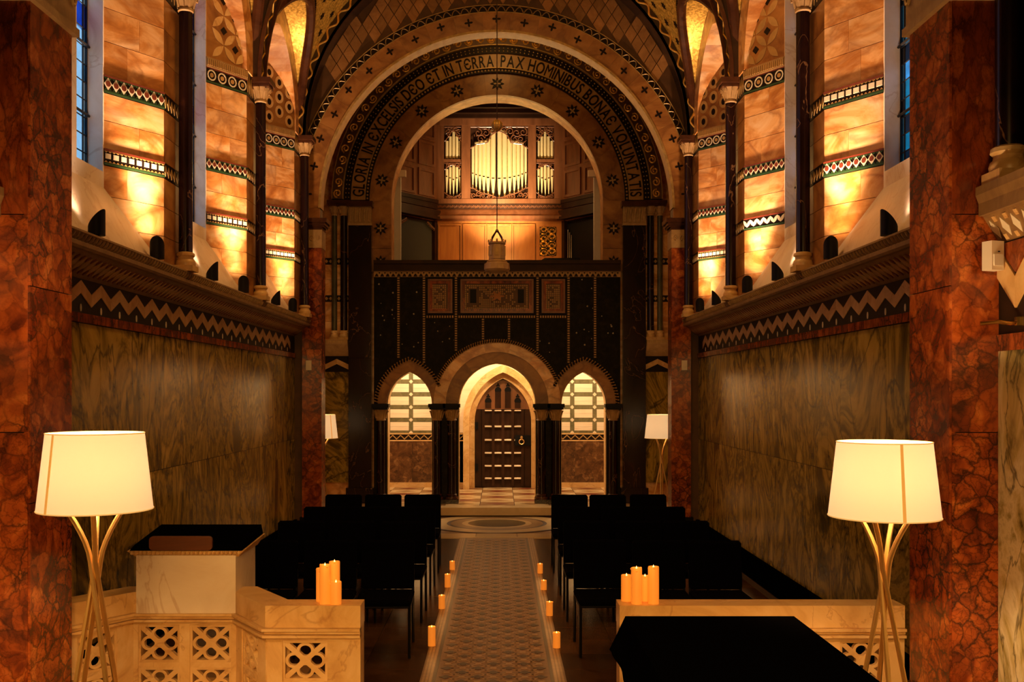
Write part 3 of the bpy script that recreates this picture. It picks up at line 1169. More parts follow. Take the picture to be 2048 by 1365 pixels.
for i in range(64):
    a = .1 + (PI - .2) * (i + .5) / 64
    da = (PI - .2) / 64 * .46
    sp.tube([((2.845 + .07 * (1 - (k / 3 - 1) ** 2)) * math.cos(a + da * (k / 3 - 1)), YA - .032, CA + (2.845 + .07 * (1 - (k / 3 - 1) ** 2)) * math.sin(a + da * (k / 3 - 1))) for k in range(7)], .007, 4)
stuff(sp.obj('scallops', 'gilt_dull', WA))
for r in (2.832, 2.933):
    M().ring(0, CA, r - .006, r + .006, .05, PI - .05, YA - .036, YA, 60).obj('band_edge', 'gilt_dull', WA)
# diamond tiles
dw, dh = .084, .135
dt = M().plate([(-dw, 0), (0, -dh), (dw, 0), (0, dh)], XZ, -.012, .004).obj('diamond_tile', 'diamond', WA)
first = True
for iz in range(26):
    for ix in range(-18, 19):
        x = ix * .185 + (.0925 if iz % 2 else 0)
        z = 6.0 + iz * .142
        if z > 8.35 or math.hypot(x, z - CA) < 3.02 or math.hypot(x, z - ZS) > RV - .16:
            continue
        if iz % 2 == 0 or ix % 1 == 0:
            if first:
                dt.location = (x, YA, z)
                first = False
            else:
                inst(dt, WA, (x, YA, z))

# piers carrying the arch
for s in (-1, 1):
    t = thing('arch_pier', f'red breccia pier with brown moulded cap under the wide arch, {SIDE[s]}', 'pier', (s * 2.66, YA + .1, 0), 0, 'piers of the nave arch')
    M().box(-.14, .14, -.16, .15, .3, 2.3).obj('shaft_slab', 'red', t)
    M().box(-.14, .14, -.16, .15, 2.305, 4.18).obj('shaft_slab', 'red', t)
    M().box(-.17, .17, -.19, .16, 0, .3).obj('plinth', 'porphyry', t)
    M().box(-.145, .145, -.175, .155, 4.18, 4.44).obj('carved_block', 'stone', t)
    cv = M()
    for q in range(3):
        cx = -.09 + q * .09
        cv.tube([(cx + .03 * math.cos(k * .8) * (1 - k / 12), -.178, 4.31 + .03 * math.sin(k * .8) * (1 - k / 12) * 1.8) for k in range(11)], .008, 4)
    cv.obj('scroll_carving', 'stone', t)
    cm = M()
    for (z0, z1, g) in ((4.44, 4.48, .0), (4.48, 4.50, .03), (4.50, 4.54, .05), (4.54, 4.60, .075)):
        cm.box(-.15 - g, .15 + g, -.17 - g, .15 + g * .3, z0, z1)
    cm.obj('moulded_cap', 'brown_m', t)
    sw = thing('wall_switch', f'small white switch box on the {SIDE[s]} arch pier', 'switch', (s * 2.70, YA - .065, pz(741, 14.4)), 0, 'switch boxes')
    M().box(-.04, .04, -.03, .0, 0, .14).obj('box', 'white_plastic', sw)
    M().box(-.02, .02, -.036, -.03, .05, .09).obj('button', 'white_plastic', sw)

# ================================================================== CROSSING SIDES, SHELL
SH = M()
for s in (-1, 1):
    a, b = sorted((s * 4.0, s * 4.3))
    SH.box(a, b, 14.7, 21.2, -.3, 9.0)
    a, b = sorted((s * 3.5, s * 4.3))
    SH.box(a, b, 14.46, 14.72, -.3, 9.0)
    a, b = sorted((s * 2.6, s * 4.3))
SHO = struct(SH.obj('wall_crossing', 'honey_dark'), 'plain onyx side walls of the crossing behind the arch')

# ================================================================== INSCRIBED ARCH AND ORGAN GALLERY
YB = 17.7
CB = 5.49
out = [(-4.0, .0), (-3.62, .0)] + parch(-3.34, 1.9, .28, .5, 6) + [(-3.06, .0), (-2.17, .0), (-2.17, 4.0), (-1.876, 4.0), (-1.876, CB)] + arc(0, CB, 1.876, PI, 0, 40)[1:-1] + \
      [(1.876, CB), (1.876, 4.0), (2.17, 4.0), (2.17, .0), (3.06, .0)] + parch(3.34, 1.9, .28, .5, 6) + [(3.62, .0), (4.0, .0), (4.0, 9.0), (-4.0, 9.0)]
WB = struct(M().plate(out, XZ, YB + .05, YB + .5).obj('wall_gallery', 'honey'), 'wall with the inscribed round arch opening into the organ gallery')
# flowered inner voussoirs
NV = 15
for i in range(NV):
    a0, a1 = PI * i / NV + .0003, PI * (i + 1) / NV - .0003
    M().ring(0, CB, 1.874, 2.257, a0, a1, YB - .01, YB + .08, 5).obj('voussoir', 'honey_dark', WB)
for i in range(9):
    a = PI * (i + .5) / 9
    rr = 2.07
    fn = lambda u, v, t: (rr * math.cos(a) + u, YB - .012 - t, CB + rr * math.sin(a) + v)
    M().plate(foil(.125, 8, .26, a), fn, -.003, .008).obj('flower_inlay', 'dark_inlay', WB)
    M().plate(foil(.065, 4, .4, a), fn, .0, .012).obj('flower_centre', 'tan_inlay', WB)
for s in (-1, 1):
    a, b = sorted((s * 1.874, s * 2.257))
    for z0, z1 in ((4.23, 4.64), (4.645, 5.06), (5.065, CB)):
        M().box(a, b, YB - .01, YB + .08, z0, z1).obj('jamb_block', 'honey_dark', WB)
    for z in (4.40, 5.0):
        fn = lambda u, v, t: (s * 2.06 + u, YB - .012 - t, z + v)
        M().plate(foil(.125, 8, .26), fn, -.003, .008).obj('flower_inlay', 'dark_inlay', WB)
        M().plate(foil(.065, 4, .4), fn, .0, .012).obj('flower_centre', 'tan_inlay', WB)
M().ring(0, CB, 2.257, 2.325, 0, PI, YB - .06, YB + .06, 60).obj('dotted_ring', 'dark_inlay', WB)
M().ring(0, CB, 2.325, 2.575, 0, PI, YB - .09, YB + .06, 60).obj('inscription_ring', 'tan_ring', WB)
M().ring(0, CB, 2.575, 2.70, 0, PI, YB - .13, YB + .06, 60).obj('dark_ring', 'dark_inlay', WB)
M().ring(0, CB, 2.70, 2.90, 0, PI, YB - .18, YB + .06, 60).obj('scroll_ring', 'diamond_ground', WB)
for r in (2.705, 2.895, 2.33):
    M().ring(0, CB, r - .008, r + .008, 0, PI, YB - (.19 if r > 2.6 else .1), YB, 60).obj('gilt_line', 'gilt_dull', WB)
dd = M()
for i in range(120):
    a = PI * (i + .5) / 120
    dd.ball((2.291 * math.cos(a), YB - .062, CB + 2.291 * math.sin(a)), .020, 6, 3)
stuff(dd.obj('bead_dots', 'tan_inlay', WB))
dd = M()
for i in range(110):
    a = PI * (i + .5) / 110
    for r in (2.61, 2.66):
        dd.ball((r * math.cos(a), YB - .132, CB + r * math.sin(a)), .013, 5, 3)
stuff(dd.obj('bead_dots', 'gilt_dull', WB))
scr = M()
for i in range(44):
    a = PI * (i + .5) / 44
    pts = []
    for k in range(18):
        t = k / 17
        rad = .075 * (1 - t * .8)
        ph = (1 if i % 2 else -1) * t * 9
        u, v = rad * math.cos(ph), rad * math.sin(ph)
        r = 2.80 + v
        aa = a + u / 2.8
        pts.append((r * math.cos(aa), YB - .185, CB + r * math.sin(aa)))
    scr.tube(pts, .015, 4)
stuff(scr.obj('scroll_carving', 'gilt', WB))


# inscription, every letter its own piece
def letter_mesh(ch):
    cu = bpy.data.curves.new('letter', 'FONT')
    cu.body = ch
    cu.size = 1.0
    cu.extrude = .02
    cu.offset = .0 if ch == 'M' else .012
    ob = bpy.data.objects.new('letter', cu)
    COL.objects.link(ob)
    dg = bpy.context.evaluated_depsgraph_get()
    me = bpy.data.meshes.new_from_object(ob.evaluated_get(dg))
    bpy.data.objects.remove(ob)
    bpy.data.curves.remove(cu)
    xs = [v.co.x for v in me.vertices]
    ys = [v.co.y for v in me.vertices]
    x0, x1 = min(xs), max(xs)
    h = max(ys) - min(ys)
    for v in me.vertices:
        v.co.x -= (x0 + x1) / 2
        v.co.y -= (min(ys) + max(ys)) / 2
    me.materials.append(MT['dark_inlay'])
    return me, x1 - x0, h


GL = {}


def set_text(words_, a0, a1):
    seq = []
    for wi, wd_ in enumerate(words_):
        if wi:
            seq.append((None, .30))
        for ch in wd_:
            if ch not in GL:
                GL[ch] = letter_mesh(ch)
            seq.append((ch, GL[ch][1] + .13))
    tot = sum(w_ for _, w_ in seq)
    a = a0
    R = 2.445
    H = .205
    for ch, w_ in seq:
        da = (a1 - a0) * w_ / tot
        if ch:
            me, gw, gh = GL[ch]
            am = a + da / 2
            sx = abs(da) * R / w_ 
            o = bpy.data.objects.new('letter', me)
            COL.objects.link(o)
            o.parent = WB
            o.location = (R * math.cos(am), YB - .092, CB + R * math.sin(am))
            o.rotation_euler = (PI / 2, -(am - PI / 2), 0)
            o.scale = (sx, H / gh, .25)
        a += da


set_text(['GLORIA', 'IN', 'ЄXCELSIS', 'DЄO', 'ЄT', 'IN', 'TЄRRA'], PI - .02, PI / 2 + .02)
set_text(['PAX', 'HOMINIBUS', 'BONAЄ', 'VOLUNTATIS'], PI / 2 - .02, .02)

# great pilasters and colonnettes carrying the inscribed arch
for s in (-1, 1):
    t = thing('gallery_pier', f'tall dark red pier with carved capital on the {SIDE[s]} of the gallery screen', 'pier', (s * 2.41, YB - .02, 0), 0, 'gallery piers')
    M().box(-.2, .2, -.13, .1, .42, 2.7).obj('shaft_slab', 'shaft', t)
    M().box(-.2, .2, -.13, .1, 2.705, 5.03).obj('shaft_slab', 'shaft', t)
    M().box(-.24, .24, -.17, .1, .0, .42).obj('plinth', 'shaft', t)
    M().box(-.21, .21, -.15, .1, 5.03, 5.07).obj('necking', 'stone', t)
    M().box(-.2, .2, -.14, .1, 5.07, 5.36).obj('capital', 'stone', t)
    cv = M()
    for q in range(5):
        cx = -.16 + q * .08
        cv.tube([(cx, -.142, 5.09), (cx, -.16, 5.2), (cx + .015, -.185, 5.3), (cx + .02, -.16, 5.33)], .018, 5)
    cv.obj('leaf_carving', 'stone', t)
    M().box(-.23, .23, -.19, .1, 5.36, 5.45).obj('abacus', 'brown_m', t)
    colonnette(s * 2.705, YB - .06, 3.02, 5.47, .06, f'dark colonnette beside the {SIDE[s]} gallery pier', 'shaft', cap=.15, group='gallery colonnettes')
    colonnette(s * 2.87, YB - .07, 3.02, 5.47, .05, f'slim green colonnette beyond the {SIDE[s]} gallery pier', 'shaft_green', cap=.15, group='gallery colonnettes')
    # bracket shelf under the colonnettes, wall blocks behind
    a, b = sorted((s * 2.62, s * 3.06))
    m = M()
    m.box(a, b, YB - .22, YB + .05, 2.94, 3.02)
    m.hexa([(a, YB - .02, 2.74), (b, YB - .02, 2.74), (b, YB + .05, 2.74), (a, YB + .05, 2.74), (a, YB - .2, 2.94), (b, YB - .2, 2.94), (b, YB + .05, 2.94), (a, YB + .05, 2.94)])
    m.obj('bracket_shelf', 'stone', WB)
    g = M()
    for q in range(14):
        u = a + (b - a) * (q + .5) / 14
        g.box(u - .009, u + .009, YB - .232, YB - .21, 2.965, 3.0)
    stuff(g.obj('dentils', 'gilt_dull', WB))
    for z0, z1 in ((3.02, 3.35), (3.355, 3.7), (3.82, 4.1), (4.105, 4.36), (4.48, 4.9), (4.905, 5.4)):
        M().box(a, b, YB + .02, YB + .06, z0, z1).obj('marble_block', 'honey', WB)
    for z0 in (3.705, 4.365):
        M().box(a, b, YB + .015, YB + .06, z0, z0 + .11).obj('mosaic_band', 'dark_inlay', WB)
        g = M()
        for q in range(6):
            u = a + (b - a) * (q + .5) / 6
            g.plate([(u - .03, z0 + .055), (u, z0 + .02), (u + .03, z0 + .055), (u, z0 + .09)], XZ, YB + .008, YB + .03)
        stuff(g.obj('mosaic_chips', 'tan_inlay', WB))
    mid = (a + b) / 2
    M().box(a, b, YB + .01, YB + .06, 2.46, 2.74).obj('frieze_ground', 'dark_inlay', WB)
    for sg in (-1, 1):
        M().plate([(mid, 2.60), (mid + sg * .21, 2.50), (mid + sg * .21, 2.59), (mid, 2.69)], XZ, YB, YB + .03).obj('zigzag_tile', 'cream_m', WB)
    M().box(a, b, YB + .015, YB + .06, .5, 2.46).obj('marble_slab', 'cipollino', WB)

# ---- gallery front screen
YS = 17.62
arch_l = parch(-1.5425, 1.9, .40, .57, 10)
arch_c = parch(.0, 1.9, .685, .72, 14)
arch_r = parch(1.5275, 1.9, .40, .57, 10)
out = [(-2.17, .15), (-1.9425, .15)] + arch_l + [(-1.1425, .15), (-.685, .15)] + arch_c + [(.685, .15), (1.1275, .15)] + arch_r + [(1.9275, .15), (2.17, .15), (2.17, 4.23), (-2.17, 4.23)]
SC = struct(M().plate(out, XZ, YS, YS + .34).obj('wall_screen', 'porphyry'), 'dark porphyry gallery front over three arched openings')
for name_, inner_, outer_ in (('l', arch_l, parch(-1.5425, 1.9, .585, .79, 10)), ('c', arch_c, parch(0, 1.9, 1.12, 1.10, 14)), ('r', arch_r, parch(1.5275, 1.9, .585, .79, 10))):
    n = len(inner_) - 1
    step = 4
    big = name_ == 'c'
    mid_ = [((a[0] + b[0]) / 2, (a[1] + b[1]) / 2) for a, b in zip(inner_, outer_)]
    if big:
        for h in range(0, n, step):
            M().plate(mid_[h:h + step + 1] + list(reversed(inner_[h:h + step + 1])), XZ, YS - .012, YS + .01).obj('voussoir', 'honey_dark', SC)
            M().plate(outer_[h:h + step + 1] + list(reversed(mid_[h:h + step + 1])), XZ, YS - .04, YS + .01).obj('voussoir', 'honey', SC)
    else:
        for h in range(0, n, step):
            M().plate(outer_[h:h + step + 1] + list(reversed(inner_[h:h + step + 1])), XZ, YS - .025, YS + .01).obj('voussoir', 'honey_dark', SC)
    # light reveal of the opening
    rv = M()
    ii = [(inner_[0][0], .15)] + inner_ + [(inner_[-1][0], .15)]
    cx_ = (inner_[0][0] + inner_[-1][0]) / 2
    sh = [(x + (.012 if x < cx_ else -.012 if x > cx_ else 0), z - (.012 if z > 1.9 else 0)) for x, z in ii]
    rv.plate(ii + list(reversed(sh)), XZ, YS + .06, YS + .35)
    rv.obj('reveal', 'cream_m', SC)
    # rope moulding along the extrados
    lim = [(x, z) for x, z in outer_ if not (name_ == 'c' and z < 2.16) and not (name_ == 'l' and x > -1.5425 and z < 2.18) and not (name_ == 'r' and x < 1.5275 and z < 2.18)]
    M().tube([(x, YS - .04, z) for x, z in lim], .03, 6).obj('rope_moulding', 'dark_inlay', SC)
    bd = M()
    for q in range(len(lim) - 1):
        (x0, z0), (x1, z1) = lim[q], lim[q + 1]
        L = math.hypot(x1 - x0, z1 - z0)
        k_ = max(1, round(L / .045))
        nx, nz = -(z1 - z0) / L, (x1 - x0) / L
        for e in range(k_):
            f = (e + .5) / k_
            X_, Z_ = x0 + (x1 - x0) * f, z0 + (z1 - z0) * f
            bd.tube([(X_ - nx * .035, YS - .062, Z_ - nz * .035), (X_ + nx * .035 + nz * .02, YS - .062, Z_ + nz * .035 - nx * .02)], .011, 4)
    stuff(bd.obj('rope_strands', 'tan_inlay', SC))
# top mosaic wave band and inlaid strips
M().box(-2.17, 2.17, YS - .03, YS + .02, 4.13, 4.23).obj('wave_band', 'tan_inlay', SC)
wv = M()
for i in range(44):
    x = -2.12 + i * .0975
    if x > 2.13:
        break
    wv.plate([(x - .036, 4.135), (x + .036, 4.135), (x + .012, 4.185), (x - .012, 4.185)], XZ, YS - .034, YS)
    wv.plate([(x + .0487 + .014 * math.cos(q * PI / 4), 4.20 + .014 * math.sin(q * PI / 4)) for q in range(8)], XZ, YS - .034, YS)
stuff(wv.obj('wave_pattern', 'dark_inlay', SC))


def bead_strip(par, x0, z0, x1, z1, w_=.035):
    L = math.hypot(x1 - x0, z1 - z0)
    vert = abs(x1 - x0) < 1e-6
    if vert:
        M().box(x0 - w_, x0 + w_, YS - .008, YS + .01, z0, z1).obj('inlaid_strip', 'dark_inlay', par)
    else:
        M().box(x0, x1, YS - .008, YS + .01, z0 - w_, z0 + w_).obj('inlaid_strip', 'dark_inlay', par)
    n = int(L / .042)
    g = M()
    for i in range(n):
        f = (i + .5) / n
        if vert:
            zc = z0 + (z1 - z0) * f
            g.box(x0 - w_ * .55, x0 + w_ * .55, YS - .014, YS, zc - .012, zc + .012)
        else:
            xc = x0 + (x1 - x0) * f
            g.box(xc - .012, xc + .012, YS - .014, YS, z0 - w_ * .55, z0 + w_ * .55)
    stuff(g.obj('strip_tesserae', 'tan_inlay', par))


P = lambda x: px(x, YS)
Q = lambda y: pz(y, YS)
for x, zb in ((797, Q(717)), (848, Q(727)), (912, Q(703)), (1075, Q(703)), (1137, Q(727)), (1190, Q(717))):
    bead_strip(SC, P(x), zb, P(x), 4.13)
for x in (966, 1018):
    bead_strip(SC, P(x), Q(680), P(x), Q(637))
bead_strip(SC, P(852), Q(634), P(908), Q(634))
bead_strip(SC, P(916), Q(634), P(1071), Q(634))
bead_strip(SC, P(1079), Q(634), P(1133), Q(634))
for xa, xb, kind in ((856, 905, 0), (921, 1067, 1), (1083, 1130, 0)):
    X0, X1, Z0, Z1 = P(xa), P(xb), Q(627), Q(559)
    M().plate([(X0, Z0), (X1, Z0), (X1, Z1), (X0, Z1)], XZ, YS - .05, YS + .01, [[(X0 + .03, Z0 + .03), (X1 - .03, Z0 + .03), (X1 - .03, Z1 - .03), (X0 + .03, Z1 - .03)]]).obj('panel_frame', 'wood', SC)
    M().plate([(X0 + .03, Z0 + .03), (X1 - .03, Z0 + .03), (X1 - .03, Z1 - .03), (X0 + .03, Z1 - .03)], XZ, YS - .03, YS + .01, [[(X0 + .08, Z0 + .08), (X1 - .08, Z0 + .08), (X1 - .08, Z1 - .08), (X0 + .08, Z1 - .08)]]).obj('panel_frame', 'red_fine', SC)
    M().box(X0 + .08, X1 - .08, YS - .015, YS + .01, Z0 + .08, Z1 - .08).obj('mosaic_panel', 'diamond_ground', SC)
    g, g2 = M(), M()
    nx_ = int((X1 - X0 - .18) / .036)
    nz_ = int((Z1 - Z0 - .18) / .036)
    rng = random.Random(xa)
    for i in range(nx_ + 1):
        for j in range(nz_ + 1):
            x, z = X0 + .09 + i * .036, Z0 + .09 + j * .036
            if kind == 1 and (abs(abs(x - (X0 + X1) / 2) - .42) < .09) and abs(z - (Z0 + Z1) / 2) < .15:
                continue
            edge_ = i in (0, nx_) or j in (0, nz_)
            r_ = rng.random()
            if edge_ or r_ < .62:
                (g if edge_ or r_ < .35 else g2).box(x - .012, x + .012, YS - .022, YS, z - .012, z + .012)
    stuff(g.obj('tesserae', 'tan_inlay', SC))
    stuff(g2.obj('tesserae', 'tan_ring', SC))
    if kind == 1:
        for sg in (-1, 1):
            xm = (X0 + X1) / 2 + sg * .42
            M().box(xm - .055, xm + .055, YS - .02, YS, (Z0 + Z1) / 2 - .12, (Z0 + Z1) / 2 + .12).obj('dark_panel', 'black', SC)
        M().plate([((X0 + X1) / 2 + a * 1.5, (Z0 + Z1) / 2 + b) for a, b in foil(.09, 6, .3)], XZ, YS - .026, YS).obj('mosaic_flower', 'wood_warm', SC)
# pale flecks in the porphyry
fk = M()
rng = random.Random(3)
for i in range(90):
    x, z = rng.uniform(-2.1, 2.1), rng.uniform(2.4, 4.1)
    if abs(x) < 1.25 and z > 3.35 or math.hypot(x, z - 1.9) < 1.25 or math.hypot(abs(x) - 1.535, z - 1.9) < .95:
        continue
    q = rng.uniform(.008, .022)
    fk.plate([(x - q, z), (x, z - q * .7), (x + q * .6, z), (x, z + q)], XZ, YS - .004, YS)
stuff(fk.obj('pale_flecks', 'porphyry_flecks', SC))
rail = struct(M().box(-2.17, 2.17, YS - .08, YS + .3, 4.23, 4.26).box(-2.17, 2.17, YS - .05, YS + .25, 4.26, 4.36).box(-2.17, 2.17, YS - .09, YS + .3, 4.36, 4.42).obj('trim_3', 'wood_dark'), 'dark wooden rail along the top of the gallery front')

# paired columns of the screen
for x, lab in ((-2.045, 'dark screen column at the far left beside the gallery pier'), (-1.055, 'dark screen column right of the left pointed opening'), (-.80, 'dark screen column at the left of the central doorway'),
               (.78, 'dark screen column at the right of the central doorway'), (1.03, 'dark screen column left of the right pointed opening'), (2.04, 'dark screen column at the far right beside the gallery pier')):
    t = thing('screen_column', lab, 'column', (x, YS - .02, .15), 0, 'columns of the gallery screen')
    M().box(-.125, .125, -.125, .1, 0, .07).obj('plinth', 'shaft', t)
    M().lathe([(.12, .07), (.125, .095), (.115, .115), (.09, .125), (.10, .15), (.088, .165)], 18).obj('base', 'brown_m', t, True)
    M().lathe([(.078, .16), (.074, 1.46)], 18).obj('shaft', 'shaft', t, True)
    cp = M().lathe([(.075, 1.45), (.092, 1.46), (.082, 1.48), (.088, 1.55), (.115, 1.645)], 14)
    for q in range(8):
        a = q * PI / 4
        cp.tube([(.085 * math.cos(a), .085 * math.sin(a), 1.49), (.11 * math.cos(a), .11 * math.sin(a), 1.59), (.13 * math.cos(a), .13 * math.sin(a), 1.625)], .015, 5)
    cp.obj('capital', 'stone', t, True)
    M().box(-.13, .13, -.13, .1, 1.645, 1.68).box(-.15, .15, -.15, .1, 1.68, 1.745).obj('abacus', 'black', t)

# ---- vestibule back wall behind the screen
YV = 20.5
out = [(-4.0, 0), (-.47, 0)] + [(-.47, 1.5)] + parch(.11, 1.5, .58, .9, 10)[1:-1] + [(.69, 1.5), (.69, 0), (4.0, 0), (4.0, 9.0), (-4.0, 9.0)]
VB = struct(M().plate([(-4.0, 0), (4.0, 0), (4.0, 9.0), (-4.0, 9.0)], XZ, YV + .02, YV + .3).obj('wall_vestibule', 'backing'), 'vestibule wall of cream blocks striped with green marble')
vx = [-3.9, -3.655, -3.185, -2.715, -2.245, -1.775, -1.305, -.835]
vcols = vx[1:] + [1.06, 1.53, 1.99, 2.46, 2.93, 3.40, 3.87]
rows = [1.27 + .262 * i for i in range(10)]
vcols = sorted(vcols)
for j in range(len(rows) - 1):
    edges = [-4.0] + vcols + [4.0]
    for i in range(len(edges) - 1):
        a, b = edges[i] + .045, edges[i + 1] - .045
        if a > -.8 and b < 1.05:
            continue
        for (z0, z1) in ((rows[j] + .045, rows[j] + .128), (rows[j] + .130, rows[j + 1] - .045)):
            M().box(a, b, YV, YV + .03, z0, z1).obj('cream_block', 'cream_tile', VB)
    for i in range(len(edges) - 1):
        if edges[i] > -.85 and edges[i + 1] < 1.07:
            continue
        M().box(edges[i] + .045, edges[i + 1] - .045, YV + .004, YV + .03, rows[j] - .043, rows[j] + .043).obj('green_strip', 'green_strip', VB)
for x in vcols:
    M().box(x - .043, x + .043, YV + .004, YV + .03, rows[0], rows[-1]).obj('green_strip', 'green_strip', VB)
    for z in rows[:-1]:
        q = .042
        M().plate([(x - q, z), (x, z - q), (x + q, z), (x, z + q)], XZ, YV - .002, YV + .02).obj('white_diamond', 'pale_inlay', VB)
for xa, xb in ((-4.0, -.62), (.84, 4.0)):
    M().box(xa, xb, YV - .01, YV + .03, 1.235, 1.262).obj('dado_edge', 'cream_m', VB)
    M().box(xa, xb, YV - .01, YV + .03, 1.095, 1.12).obj('dado_edge', 'cream_m', VB)
    M().box(xa, xb, YV + .0, YV + .03, 1.12, 1.235).obj('dado_band', 'dark_inlay', VB)
    n = int((xb - xa) / .16)
    g = M()
    for i in range(n):
        u = xa + (xb - xa) * i / n
        L = (xb - xa) / n
        for (ua, ub, za, zb) in ((u, u + L / 2, 1.127, 1.205), (u + L / 2, u + L, 1.205, 1.127)):
            M().plate([(ua, za), (ub, zb), (ub, zb + .025), (ua, za + .025)], XZ, YV - .006, YV + .01).obj('zigzag_tile', 'tan_inlay', VB)
    w_ = .75
    x = xa
    while x < xb - .05:
        M().box(x + .002, min(x + w_, xb) - .002, YV, YV + .03, .25, 1.095).obj('marble_slab', 'dado', VB)
        x += w_
    M().box(xa, xb, YV - .03, YV + .03, .15, .25).obj('skirting', 'cream_m', VB)

M().box(-.79, 1.015, YV, YV + .03, 1.27, 3.7).obj('cream_block', 'cream_tile', VB)
M().box(-.79, 1.015, YV, YV + .03, .25, 1.265).obj('marble_slab', 'dado', VB)
# stone door surround and door
DX, DW = .11, .575
ds = [(DX - .80, .15), (DX - .80, 1.55)] + parch(DX, 1.55, .80, 1.10, 12)[1:-1] + [(DX + .80, 1.55), (DX + .80, .15)]
dn = [(DX - DW, .15), (DX - DW, 1.50)] + parch(DX, 1.50, DW, .88, 12)[1:-1] + [(DX + DW, 1.50), (DX + DW, .15)]
dn2 = [(DX - .68, .15), (DX - .68, 1.52)] + parch(DX, 1.52, .68, .98, 12)[1:-1] + [(DX + .68, 1.52), (DX + .68, .15)]
VS_ = struct(M().plate(ds + list(reversed(dn2)), XZ, YV - .42, YV + .02).obj('trim_4', 'cream_m'), 'pale stone pointed surround of the vestibule door')
M().plate(dn2 + list(reversed(dn)), XZ, YV - .24, YV + .02).obj('inner_order', 'cream_m', VS_)
DR = struct(M().plate(dn, XZ, YV - .06, YV).obj('door_1', 'wood_dark'), 'dark panelled oak door with blind tracery head')
zt = 1.62
rails = [pz(y, 20.4) for y in (821, 853, 880, 906, 932, 957)]
cols_ = [DX - .40 + .2 * i + .0 for i in range(5)]
for i, x in enumerate(cols_):
    M().box(x - .028, x + .028, YV - .10, YV - .06, .18, rails[0] + .02).obj('stile', 'wood_dark', DR)
ledge = plain('oak_highlight', (.82, .66, .46), .25)  # pale tone paints the ceiling light caught on the dark oak rails
for z in rails:
    for i in range(4):
        x0, x1 = cols_[i] + .03, cols_[i + 1] - .03
        M().hexa([(x0, YV - .105, z - .02), (x1, YV - .105, z - .02), (x1, YV - .06, z - .02), (x0, YV - .06, z - .02), (x0, YV - .105, z - .008), (x1, YV - .105, z - .008), (x1, YV - .06, z + .012), (x0, YV - .06, z + .012)]).obj('ledge', ledge, DR)
for x in (DX - .5, DX + .5):
    M().box(x - .06, x + .06, YV - .085, YV - .06, .18, rails[0] + .02).obj('stile', 'wood_dark', DR)
M().plate([(DX - DW + .02, rails[0] + .02)] + parch(DX, 1.75, DW - .03, .60, 10) + [(DX + DW - .02, rails[0] + .02)], XZ, YV - .085, YV - .06).obj('tympanum', 'wood', DR)
for i, hgt in enumerate((.20, .42, .42, .20)):
    x = DX - .30 + .2 * i
    z0 = rails[0] + .04
    M().plate([(x - .06, z0), (x + .06, z0)] + list(reversed(parch(x, z0 + hgt - .06, .06, .07, 6))), XZ, YV - .095, YV - .08).obj('blind_lancet', 'wood_dark', DR)
    M().plate([(x - .06, z0 + hgt - .08)] + parch(x, z0 + hgt - .06, .068, .08, 6) + [(x + .06, z0 + hgt - .08)], XZ, YV - .1, YV - .09).obj('lancet_head', 'black', DR)
    M().plate([(x + a, z0 + hgt + .05 + b) for a, b in foil(.045, 3, .3, PI / 2)], XZ, YV - .1, YV - .08).obj('trefoil', 'black', DR)
lk = M().box(px(1030, 20.4), px(1066, 20.4), YV - .13, YV - .08, pz(892, 20.4), pz(871, 20.4)).obj('lock_plate', 'black', DR)
M().tube([(px(1043, 20.4) + .05 * math.cos(k * PI / 8), YV - .15, pz(884, 20.4) + .05 * math.sin(k * PI / 8)) for k in range(16)], .011, 6, True).obj('ring_handle', 'brass', DR)
M().lathe([(.02, -.03), (.03, .0), (.022, .03), (.01, .04)], 12, (px(1043, 20.4), YV - .15, pz(876, 20.4))).obj('handle_boss', 'brass', DR)
for z in (.5, 1.35):
    M().box(DX - DW - .01, DX - DW + .07, YV - .12, YV - .06, z, z + .14).obj('hinge', 'black', DR)

# ================================================================== ORGAN LOFT
LF = struct(M().box(-4.0, 4.0, YS + .34, 20.5, 3.88, 4.0).obj('floor_gallery', 'wood_dark'), 'organ gallery floor behind the parapet')
LW = struct(M().box(-2.5, 2.5, 20.42, 20.5, 4.0, 9.0).obj('wall_loft', 'wood_dark'), 'dark panelled back and sides of the organ loft')
M().box(-2.5, 2.5, 18.25, 20.5, 7.62, 7.7).obj('loft_ceiling', 'wood_dark', LW)
for i in range(6):
    M().box(-2.45, 2.45, 18.4 + i * .36, 18.45 + i * .36, 7.55, 7.63).obj('ceiling_beam', 'wood_dark', LW)
for s in (-1, 1):
    a, b = sorted((s * 2.2, s * 2.5))
    M().box(a, b, 18.22, 20.45, 4.0, 7.7).obj('plaster_wall', 'plaster', LW)
    a, b = sorted((s * 1.80, s * 2.2))
    M().box(a, b, 18.62, 18.75, 4.0, 6.2).obj('plaster_return', 'plaster', LW)
    sb = thing('loft_sensor', f'small white box fixed at the {SIDE[s]} edge of the organ arch', 'sensor', (s * 1.75 + (.0 if s < 0 else .03), 18.5, pz(354, 18.5)), 0, 'white boxes in the organ arch')
    M().box(-.10, .06, -.04, .05, 0, .12).obj('box', 'white_plastic', sb)
    M().box(-.14, -.09, .0, .10, .02, .1).obj('bracket', 'white_plastic', sb) if s < 0 else M().box(.05, .12, .0, .10, .02, .1).obj('bracket', 'white_plastic', sb)

YO = 20.1
K = YO / 2000
ox = lambda x: px(x, YO)
oz = lambda y: pz(y, YO)
OR = thing('pipe_organ', 'oak organ case with gilded pipes behind the inscribed arch', 'organ', (0.04, YO, 4.0))


def org(m, name, mat, smooth=False, par=None):
    m.v = [(x - .04, y - YO, z - 4.0) for x, y, z in m.v]
    return m.obj(name, mat, par or OR, smooth)


